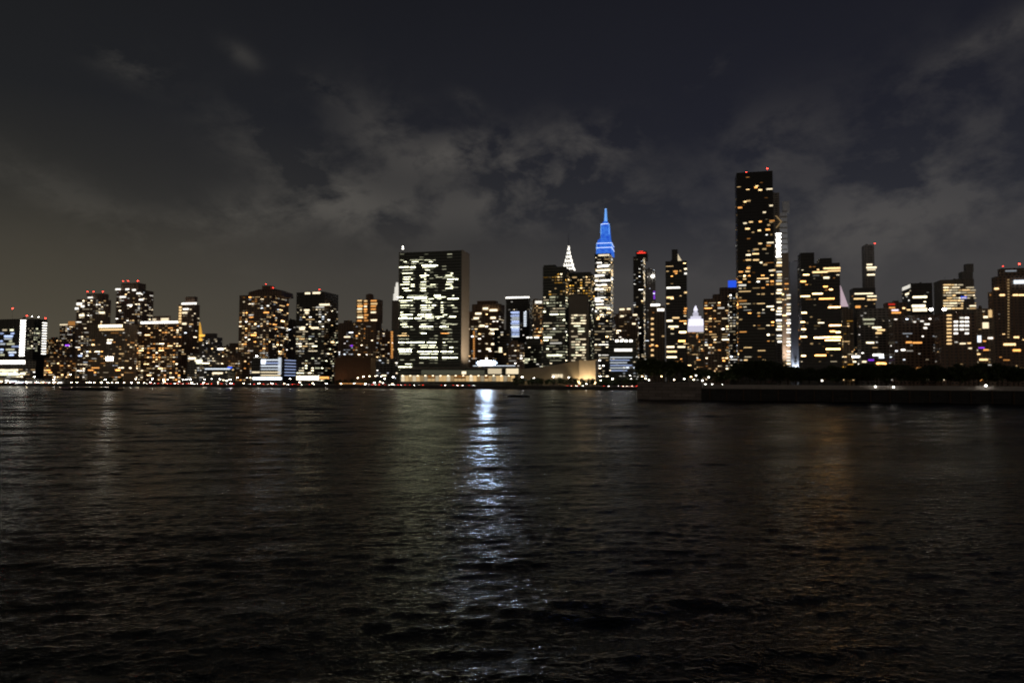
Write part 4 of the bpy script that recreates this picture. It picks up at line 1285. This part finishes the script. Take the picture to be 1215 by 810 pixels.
def tree(p, scale, rz, kinds, idx, label, group):
    root = empty('tree', p, rz, label, 'tree', group)
    root.scale = (scale, scale, scale * rc.uniform(.92, 1.1))
    for nm, me in (('crown', kinds[idx][0]), ('trunk', kinds[idx][1])):
        o = bpy.data.objects.new(nm, me)
        o.parent = root
        COL.objects.link(o)


for i in range(30):                      # garden trees of the assembly complex
    px_ = 612 + i * 5.1 + rc.uniform(-1.5, 1.5)
    d = 742 + rc.uniform(-4, 6)
    p = on_plane(px_, 452, d)
    tree((p.x, p.y, G0), rc.uniform(.85, 1.2), rc.uniform(0, 6), SMALL, i % 3, 'small round dark tree in the shore garden below %s' % lm(px_), 'garden trees before the assembly hall')
for i in range(16):
    px_ = (388 + i * 5.6 if i < 11 else 90 + (i - 11) * 13) + rc.uniform(-2, 2)
    p = on_plane(px_, 452, 741 + rc.uniform(-3, 4))
    tree((p.x, p.y, G0), rc.uniform(.6, .95), rc.uniform(0, 6), SMALL, i % 3, 'small dark street tree beside the riverside road below %s' % lm(px_), 'street trees by the riverside road')

# ------------------------------------------------------------------ the island at right
ITOP = 6.6
A_ = on_plane(758, 473.6, 1); A_ = CAM_P + (A_ - CAM_P) * (CAM_H / (CAM_H - A_.z))
B_ = on_plane(1215, 479.6, 1); B_ = CAM_P + (B_ - CAM_P) * (CAM_H / (CAM_H - B_.z))
A_.z = B_.z = 0
dirI = (B_ - A_).normalized()
norI = Vector((-dirI.y, dirI.x, 0))
ANG = math.atan2(dirI.y, dirI.x)


def isl(s, t, z=0.0):
    return A_ + dirI * s + norI * t + Vector((0, 0, z))


def isl_at(px, t):
    """distance along the island whose point at offset t shows at photo column px"""
    r = ray(px, 452)
    o = isl(0, t)
    den = dirI.x * r.y - dirI.y * r.x
    return (r.x * o.y - r.y * o.x) / den


# land: tapering slab
pts = [(0, 0), (700, 0), (700, 75), (40, 62), (0, 22)]
frustum_pts = [tuple(isl(s, t).to_2d()) for s, t in pts]
isl_o = frustum('island', [(frustum_pts, -6), (frustum_pts, ITOP - 1.2)], plain('island_soil', (.06, .055, .045), .95, scale=.3), None)
tag(isl_o, kind='structure')


def isl_box(name, s0, s1, t0, t1, z0, z1, mat, parent=None):
    vs = [isl(s, t, z) for z in (z0, z1) for s, t in ((s0, t0), (s1, t0), (s1, t1), (s0, t1))]
    return mesh_obj(name, vs, BOXF, mat, parent)


sW = isl_at(832, 0)
tip = isl_box('granite_wall', -.6, sW, -1.0, 20, -5, 8.3, GRANITE)
tag(tip, 'high pale granite retaining wall at the left tip of the island', 'wall')
sea = isl_box('sea_wall', sW + .02, 690, -.9, 1.2, -5, ITOP - 1.4, RIPRAP)
tag(sea, 'long low dark stone sea wall along the island, right of the granite tip', 'wall')
for k in range(70):                       # timber fender piles along the sea wall
    q = isl(sW + 4 + k * 7.5, -1.25)
    frustum('fender_pile', [(circle(q.x, q.y, .34, 8), -5), (circle(q.x, q.y, .3, 8), ITOP - 1.0 - (k * 37 % 5) * .16)], BARKW, sea)
isl_p = isl_box('path', sW + .02, 690, 1.25, 9, ITOP - 1.19, ITOP - 1.0, plain('pale_path_paving', (.45, .42, .38), .9))
tag(isl_p, kind='structure')
par = isl_box('parapet', sW + .02, 690, 9.05, 9.8, ITOP - 1.2, ITOP + .7, plain('parapet_granite', (.48, .44, .41), .9, scale=.3))
for k in range(90):                       # handrail on the parapet
    q0 = isl(sW + 2 + k * 5, 9.4, ITOP + .7)
    frustum('rail_post', [(circle(q0.x, q0.y, .05, 6), ITOP + .69), (circle(q0.x, q0.y, .04, 6), ITOP + 1.45)], STEEL, par)
isl_box('handrail', sW + 2, sW + 2 + 89 * 5, 9.36, 9.44, ITOP + 1.44, ITOP + 1.52, STEEL, par)
tag(par, 'low grey parapet running along the island path under the trees', 'wall')
gr = isl_box('grass', sW + .02, 690, 9.85, 60, ITOP - 1.19, ITOP - .9, plain('lawn', (.04, .06, .02), .95, scale=.8))
tag(gr, kind='structure')

# island trees: (photo column, offset from the wall, top row)
IT = []
for px_, top in ((866, 440), (874, 432), (882, 428), (890, 426), (899, 426), (908, 427), (917, 429), (926, 432), (935, 435), (944, 436), (953, 439), (972, 437), (981, 436), (990, 435), (1000, 434), (1010, 434), (1020, 433), (1030, 434), (1040, 434), (1051, 435), (1062, 434), (1073, 433), (1084, 434), (1095, 433), (1106, 433), (1117, 434), (1128, 433), (1139, 433), (1150, 434), (1161, 433), (1172, 432), (1184, 433), (1196, 433), (1208, 433), (1220, 433)):
    IT.append((px_, 20 + rc.uniform(-3, 3), top))
for k in range(24):
    IT.append((872 + k * 15 + rc.uniform(-3, 3), 36 + rc.uniform(-4, 4), 433 + rc.uniform(0, 3)))
for px_, top in ((760, 428), (768, 426), (776, 425), (785, 425), (794, 426), (803, 427), (812, 431), (821, 436), (830, 437), (840, 437), (850, 438), (859, 439)):
    IT.append((px_, 25 + (0 if px_ > 800 else -2), top))
for i, (px_, t, top) in enumerate(IT):
    s = isl_at(px_, t)
    p = isl(s, t, ITOP - 1.0)
    p.z = ITOP - 1.0 if px_ > 832 else 7.2
    r = ray(px_, top)
    dd = p.to_2d().length / Vector((r.x, r.y)).length
    ztop = CAM_H + r.z * dd
    sc = (ztop - p.z) / 12.0 * 1.04
    if px_ < 862:
        lb, gp = 'dark leafy tree behind the granite tip, before %s' % lm(px_), 'trees behind the granite tip'
    else:
        lb, gp = 'dark tree in the %s row on the island, before %s' % ('front' if i < 35 else 'rear', lm(px_)), 'trees along the island lawn'
    tree(p, sc, rc.uniform(0, 6), TREES, i % 4, lb, gp)
# soil behind the granite wall up to the wall's height
tip2 = isl_box('terrace', .3, sW - .3, 20.01, 34, ITOP - 1.3, 7.25, plain('terrace_soil', (.05, .05, .03), .95))
tag(tip2, kind='structure')

# lamps on the island
ILAMPS = [(748, 450, 0), (762, 446.5, 12), (766, 449, 12), (770, 451.5, 12), (785, 446.5, 12), (800, 450.5, 12), (812, 449.5, 12), (820, 447, 12), (823, 450.5, 12), (826, 445.5, 12), (833.5, 451.5, 12), (841, 447.5, 12), (837, 456, 11), (845, 456, 11), (857, 456.5, 11), (975.5, 451.5, 12), (1038.5, 458.7, 7), (1060, 459.5, 7), (1169.5, 457.8, 7)]
for i, (px_, py_, t) in enumerate(ILAMPS):
    if t == 0:
        continue
    s = isl_at(px_, t)
    p = isl(s, t)
    r = ray(px_, py_)
    dd = p.to_2d().length / Vector((r.x, r.y)).length
    zl = CAM_H + r.z * dd
    base = 8.3 if px_ < 832 else (ITOP - 1.0 if t < 9 else ITOP - .9)
    if zl - base < 1.0:
        zl = base + 1.0
    c = ('white', 'warm', 'neutral')[i % 3] if px_ < 831 else 'white'
    rt = empty('path_lamp', (p.x, p.y, base), ANG, 'glowing %s path lamp on the granite tip, before %s' % ({'white': 'white', 'warm': 'amber', 'neutral': 'cream'}[c], lm(px_)) if px_ < 832 else 'white path lamp by the island lawn, before %s' % lm(px_), 'path lamp', 'lamps on the granite tip' if px_ < 832 else 'lamps by the island lawn')
    h = zl - base
    frustum('pole', [(circle(0, 0, .09, 8), 0), (circle(0, 0, .06, 8), h - .25)], STEEL, rt)
    br = 18 if px_ > 1000 else 14
    R_ = .34 if px_ < 1150 else .42
    frustum('lamp_globe', [(circle(0, 0, R_ * c_, 10), h - .25 + R_ * z_) for c_, z_ in ((.4, 0), (.95, .5), (1, 1), (.7, 1.6), (.15, 1.95))], glow(c, br * .6, False), rt, True)

# dark rock in the river and low barge near the far shore
p = CAM_P + ray(615, 471) * (CAM_H / -ray(615, 471).z)
bm = bmesh.new()
bmesh.ops.create_icosphere(bm, subdivisions=4, radius=1)
for v in bm.verts:
    k = noise.noise(v.co * 1.7 + Vector((3, 1, 2))) * .4 + noise.noise(v.co * 4.5) * .18
    v.co = v.co * (1 + k)
    v.co.x *= 5.6; v.co.y *= 3.0; v.co.z *= 1.35
me = bpy.data.meshes.new('rock_islet'); bm.to_mesh(me); bm.free()
o = bpy.data.objects.new('rock_islet', me); COL.objects.link(o); o.location = (p.x, p.y, -.1)
me.materials.append(plain('wet_black_rock', (.025, .024, .022), .6, scale=1.5, var=.5))
tag(o, 'low dark rock rising from the river beside the bright reflection', 'rock')
p = CAM_P + ray(110, 463) * (CAM_H / -ray(110, 463).z)
rt = empty('barge', (p.x, p.y, 0), -.12, 'low dark unlit barge lying off the far left shore', 'barge')
HULL = plain('hull_black', (.02, .02, .02), .6)
hl = [[(-22, -3), (-18, -4), (18, -4), (22, -2.5), (22, 2.5), (18, 4), (-18, 4), (-22, 3)], [(-24, -3.6), (-19, -4.6), (19, -4.6), (24.5, -3), (24.5, 3), (19, 4.6), (-19, 4.6), (-24, 3.6)]]
frustum('hull', [(hl[0], -.8), (hl[1], 1.5)], HULL, rt)
box('cargo_hatch', -15, 12, -3, 3, 1.49, 2.3, HULL, rt)
frustum('wheelhouse', [(rect(17, 0, 2.4, 2.4), 1.49), (rect(17, 0, 2.2, 2.2), 3.4), (rect(17, 0, 2.7, 2.7), 3.45), (rect(17, 0, 2.5, 2.5), 3.7)], HULL, rt)

# ------------------------------------------------------------------ water
rw = random.Random(5)
WAVES = []
for i in range(84):
    lam = .48 * (7.0 / .48) ** ((i + rw.random()) / 84)
    a = rw.gauss(-PI / 2 + .22, .28 if lam > 1.6 else .6)
    amp = .0050 * lam * rw.uniform(.5, 1.3) / (1 + (lam / 1.7) ** 1.7)
    WAVES.append((math.cos(a) * 2 * PI / lam, math.sin(a) * 2 * PI / lam, rw.uniform(0, 6.3), amp, lam))
for lam, a, amp in ((6.2, -1.30, .022), (7.6, -1.42, .03), (5.1, -1.2, .016), (11.0, -1.36, .03)):      # wake swell
    WAVES.append((math.cos(a) * 2 * PI / lam, math.sin(a) * 2 * PI / lam, rw.uniform(0, 6.3), amp, lam))


def spaced(a, b, fn):
    out = [a]
    while out[-1] < b:
        out.append(out[-1] + fn(out[-1]))
    return out


ys = spaced(2.0, BULK + 330, lambda y: max(.11, min(4.0, y * .0040)))
xh = spaced(0.0, 1500.0, lambda x: .14 if x < 38 else min(14.0, .14 + (x - 38) * .011))
xs = [-x for x in xh[:0:-1]] + xh
import numpy as np
X, Y = np.meshgrid(np.array(xs), np.array(ys))
dy = np.gradient(np.array(ys))[:, None] * np.ones_like(X)
dx = np.ones_like(X) * np.gradient(np.array(xs))[None, :]
st = np.maximum(dx, dy)
Z = np.zeros_like(X)
patch = .72 + .28 * np.sin(X * .043 + 1.3 * np.sin(Y * .06)) * np.sin(Y * .031 + .9 * np.sin(X * .027) + 1.0)
for kx, ky, ph, amp, lam in WAVES:
    fade = np.clip((lam / 2.3 - st) / (lam / 8.0), 0, 1)
    q = np.sin(kx * X + ky * Y + ph + .6 * np.sin(.05 * X + .03 * Y + ph))
    Z += amp * fade * patch * (q + (.35 * q * q if lam > 2 else 0))
# longer waves added away from the viewer, darkening the far water's reflections
env = np.clip((Y - 70) / 130, 0, 1)
for i in range(16):
    lam = rw.uniform(9, 19)
    a = rw.gauss(-PI / 2 + .15, .5)
    kx, ky, ph = math.cos(a) * 2 * PI / lam, math.sin(a) * 2 * PI / lam, rw.uniform(0, 6.3)
    fade = np.clip((lam / 2.6 - st) / (lam / 6.0), 0, 1)
    Z += .0036 * lam * fade * env * np.sin(kx * X + ky * Y + ph + .5 * np.sin(.02 * X + .013 * Y + ph))
ny, nx = X.shape
verts = np.stack([X, Y, Z], -1).reshape(-1, 3)
idx = np.arange(ny * nx).reshape(ny, nx)
quads = np.stack([idx[:-1, :-1], idx[:-1, 1:], idx[1:, 1:], idx[1:, :-1]], -1).reshape(-1, 4)
me = bpy.data.meshes.new('river')
me.vertices.add(len(verts)); me.vertices.foreach_set('co', verts.ravel())
me.loops.add(quads.size); me.loops.foreach_set('vertex_index', quads.ravel().astype(np.int32))
me.polygons.add(len(quads)); me.polygons.foreach_set('loop_start', np.arange(0, quads.size, 4, dtype=np.int32))
me.polygons.foreach_set('use_smooth', np.ones(len(quads), bool))
me.update(); me.validate()
river = bpy.data.objects.new('river', me)
COL.objects.link(river)
tag(river, kind='structure')
m, n, l = new_mat('dark_river_water')
n.remove(n['Principled BSDF'])
body = n.new('ShaderNodeBsdfDiffuse'); body.inputs[0].default_value = (.0035, .0045, .0045, 1)      # silty water body
surf = n.new('ShaderNodeBsdfGlossy'); surf.inputs[0].default_value = (.50, .50, .49, 1); surf.inputs['Roughness'].default_value = .12
fres = n.new('ShaderNodeFresnel'); fres.inputs[0].default_value = 1.33
mxs = n.new('ShaderNodeMixShader')
l.new(fres.outputs[0], mxs.inputs[0]); l.new(body.outputs[0], mxs.inputs[1]); l.new(surf.outputs[0], mxs.inputs[2])
l.new(mxs.outputs[0], n['Material Output'].inputs['Surface'])
tc = n.new('ShaderNodeTexCoord')


def ntex(scale, sy, rot, detail, dist):
    mp = n.new('ShaderNodeMapping'); mp.inputs['Scale'].default_value = (1, sy, 1); mp.inputs['Rotation'].default_value = (0, 0, rot)
    l.new(tc.outputs['Object'], mp.inputs[0])
    z = n.new('ShaderNodeTexNoise'); z.inputs['Scale'].default_value = scale; z.inputs['Detail'].default_value = detail; z.inputs['Distortion'].default_value = dist
    z.inputs['Roughness'].default_value = .55
    l.new(mp.outputs[0], z.inputs['Vector'])
    return z.outputs['Fac']


def bump(h, dist, prev=None, strength=1.0):
    b_ = n.new('ShaderNodeBump'); b_.inputs['Distance'].default_value = dist
    if isinstance(strength, float):
        b_.inputs['Strength'].default_value = strength
    else:
        sc_ = n.new('ShaderNodeMath'); sc_.operation = 'MULTIPLY'; sc_.inputs[1].default_value = dist
        l.new(strength, sc_.inputs[0]); l.new(sc_.outputs[0], b_.inputs['Distance'])
    l.new(h, b_.inputs['Height'])
    if prev is not None:
        l.new(prev, b_.inputs['Normal'])
    return b_.outputs[0]


gust = n.new('ShaderNodeMapRange')      # wind patches and smooth slicks
gust.inputs[1].default_value = .32; gust.inputs[2].default_value = .62; gust.inputs[3].default_value = .55; gust.inputs[4].default_value = 1.4
l.new(ntex(.028, 2.6, .2, 4, .8), gust.inputs[0])
nr = bump(ntex(1.6, 1.4, .22, 2, .6), .085, None, gust.outputs[0])
nr = bump(ntex(4.5, 1.25, .1, 3, .8), .070, nr, gust.outputs[0])
for q in (body, surf, fres):
    l.new(nr, q.inputs['Normal'])
me.materials.append(m)

# ------------------------------------------------------------------ sky
Wd = bpy.data.worlds.new('World')
SC.world = Wd
Wd.use_nodes = True
n, l = Wd.node_tree.nodes, Wd.node_tree.links
n.clear()
out = n.new('ShaderNodeOutputWorld')
tc = n.new('ShaderNodeTexCoord')
sp = n.new('ShaderNodeSeparateXYZ')
l.new(tc.outputs['Generated'], sp.inputs[0])


def M(op, a, b_=None, c_=None):
    k = n.new('ShaderNodeMath'); k.operation = op
    for i, v in enumerate((a, b_, c_)):
        if v is None:
            continue
        if isinstance(v, (int, float)):
            k.inputs[i].default_value = v
        else:
            l.new(v, k.inputs[i])
    return k.outputs[0]


def ramp(fac, stops):
    r = n.new('ShaderNodeValToRGB')
    e = r.color_ramp.elements
    while len(e) < len(stops):
        e.new(.5)
    for k, (p_, c_) in zip(e, stops):
        k.position = p_; k.color = (*c_, 1)
    l.new(fac, r.inputs[0])
    return r.outputs[0]


def mix(fac, a, b_, mode='MIX'):
    k = n.new('ShaderNodeMix'); k.data_type = 'RGBA'; k.blend_type = mode
    for i, v in ((0, fac), (6, a), (7, b_)):
        if isinstance(v, (int, float)):
            k.inputs[i].default_value = v
        elif isinstance(v, tuple):
            k.inputs[i].default_value = (*v, 1)
        else:
            l.new(v, k.inputs[i])
    return k.outputs[2]


zz = sp.outputs['Z']
WARMSKY = ramp(zz, [(0, (.080, .068, .049)), (.06, (.076, .066, .047)), (.14, (.056, .050, .038)), (.22, (.0275, .0265, .0235)), (.33, (.0145, .0152, .0168)), (.5, (.0092, .0098, .0112)), (1, (.005, .005, .0055))])
COOLSKY = ramp(zz, [(0, (.056, .053, .050)), (.06, (.054, .051, .050)), (.14, (.048, .046, .048)), (.22, (.0225, .0235, .0305)), (.33, (.0140, .0147, .0218)), (.5, (.0094, .0099, .0148)), (1, (.006, .006, .007))])
side = n.new('ShaderNodeMapRange'); side.inputs[1].default_value = -.55; side.inputs[2].default_value = .25
l.new(sp.outputs['X'], side.inputs[0])
base = mix(side.outputs[0], WARMSKY, COOLSKY)


def cl(scale, rot, stretch, det, dist, off):
    mp = n.new('ShaderNodeMapping'); mp.inputs['Rotation'].default_value = (0, rot, 0); mp.inputs['Scale'].default_value = stretch; mp.inputs['Location'].default_value = off
    l.new(tc.outputs['Generated'], mp.inputs[0])
    z = n.new('ShaderNodeTexNoise'); z.inputs['Scale'].default_value = scale; z.inputs['Detail'].default_value = det; z.inputs['Distortion'].default_value = dist
    z.inputs['Roughness'].default_value = .6
    l.new(mp.outputs[0], z.inputs['Vector'])
    return z.outputs['Fac']


def bank(px, py, rx, ry, amp, tilt=0.0):
    """a bank of cloud round one direction of the sky: soft elliptical weight"""
    d0 = ray(px, py).normalized()
    ux = Vector((d0.y, -d0.x, 0)).normalized()
    uy = ux.cross(d0)
    ax, ay = ux * math.cos(tilt) + uy * math.sin(tilt), uy * math.cos(tilt) - ux * math.sin(tilt)
    tot = None
    for v, rad in ((ax, rx / F), (ay, ry / F)):
        k = n.new('ShaderNodeVectorMath'); k.operation = 'DOT_PRODUCT'
        l.new(tc.outputs['Generated'], k.inputs[0]); k.inputs[1].default_value = v
        q = M('POWER', M('ABSOLUTE', M('DIVIDE', k.outputs['Value'], rad)), 2.0)
        tot = q if tot is None else M('ADD', tot, q)
    return M('MULTIPLY', M('EXPONENT', M('MULTIPLY', tot, -1.0)), M('MULTIPLY', M('GREATER_THAN', sp.outputs['Y'], 0.0), amp))


w = None
for args in ((375, 215, 95, 34, .75, -.5), (300, 255, 90, 22, .5, .25), (455, 165, 60, 40, .55, -.7), (545, 180, 50, 18, .75, .25), (640, 205, 105, 40, .85, -.15), (705, 165, 55, 26, .6, 0), (560, 250, 210, 30, .6, .05),
             (905, 175, 60, 40, .42, .3), (1090, 190, 150, 80, .42, .4), (1180, 45, 60, 13, .5, .35), (1040, 260, 200, 40, .45, .1), (155, 75, 30, 16, .65, -.2), (288, 66, 20, 9, .4, -.5), (382, 104, 20, 9, .45, -.5), (840, 85, 22, 9, .5, .5), (556, 122, 18, 9, .35, -.6), (85, 235, 110, 22, .35, -.4), (325, 150, 20, 14, .4, -.3)):
    q = bank(*args)
    w = q if w is None else M('ADD', w, q)
c1 = cl(11, .4, (.9, .9, 1.4), 10, .2, (.4, 0, .2))
c2 = cl(3.4, .2, (1, 1, 1.7), 6, .1, (2.4, 0, .9))
cm = M('MINIMUM', M('MULTIPLY', w, ramp(c1, [(.43, (0, 0, 0)), (.60, (1, 1, 1))])), 1.0)
veil = M('MULTIPLY', ramp(c2, [(.42, (0, 0, 0)), (.75, (1, 1, 1))]), ramp(zz, [(0, (.2, .2, .2)), (.14, (.18, .18, .18)), (.26, (.03, .03, .03)), (.5, (.01, .01, .01))]))
cloud = mix(1.0, (.052, .047, .039), M('ADD', cm, veil), 'MULTIPLY')
sky = mix(1.0, base, cloud, 'ADD')
# added low glow behind the viewer, as from lit boroughs, to lift the facades
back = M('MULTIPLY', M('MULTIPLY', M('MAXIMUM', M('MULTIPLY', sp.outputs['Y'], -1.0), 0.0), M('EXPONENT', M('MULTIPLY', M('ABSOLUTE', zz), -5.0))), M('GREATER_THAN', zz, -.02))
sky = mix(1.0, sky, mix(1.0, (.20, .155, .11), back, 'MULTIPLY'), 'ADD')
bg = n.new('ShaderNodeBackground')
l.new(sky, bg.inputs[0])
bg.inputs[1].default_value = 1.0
ns = n.new('ShaderNodeTexSky')
ns.sky_type = 'NISHITA'; ns.sun_disc = False
ns.sun_elevation = math.radians(-6); ns.sun_rotation = math.radians(200)
bg2 = n.new('ShaderNodeBackground')
l.new(ns.outputs[0], bg2.inputs[0]); bg2.inputs[1].default_value = .05
ad = n.new('ShaderNodeAddShader')
l.new(bg.outputs[0], ad.inputs[0]); l.new(bg2.outputs[0], ad.inputs[1])
l.new(ad.outputs[0], out.inputs[0])

L = bpy.data.lights.new('moonlike_sun', 'SUN')  # faint moonlike sun lamp, added without a visible moon
L.energy = .01; L.angle = math.radians(.5); L.color = (1, .95, .88)
mo = bpy.data.objects.new('moonlike_sun', L); COL.objects.link(mo)
mo.rotation_euler = (math.radians(50), 0, math.radians(200))

# ------------------------------------------------------------------ camera and render settings
cam = bpy.data.cameras.new('camera')
cam.sensor_width = 36
cam.lens = 36 * F / W0
cam.clip_start = .2; cam.clip_end = 30000
cam.dof.use_dof = True
cam.dof.focus_distance = 40
cam.dof.aperture_fstop = cam.lens / 1000 / .062
cam.dof.aperture_ratio = .6
co = bpy.data.objects.new('camera', cam)
COL.objects.link(co)
co.location = CAM_P
co.rotation_euler = CAM_ROT.to_euler()
SC.camera = co
SC.view_settings.view_transform = 'Standard'
SC.view_settings.look = 'None'
SC.view_settings.exposure = 0
SC.view_settings.gamma = 1
SC.view_settings.use_curve_mapping = False
cy = SC.cycles
cy.max_bounces = 4; cy.diffuse_bounces = 2; cy.glossy_bounces = 3
cy.sample_clamp_indirect = 6.0
cy.use_denoising = True
cy.caustics_reflective = False; cy.caustics_refractive = False
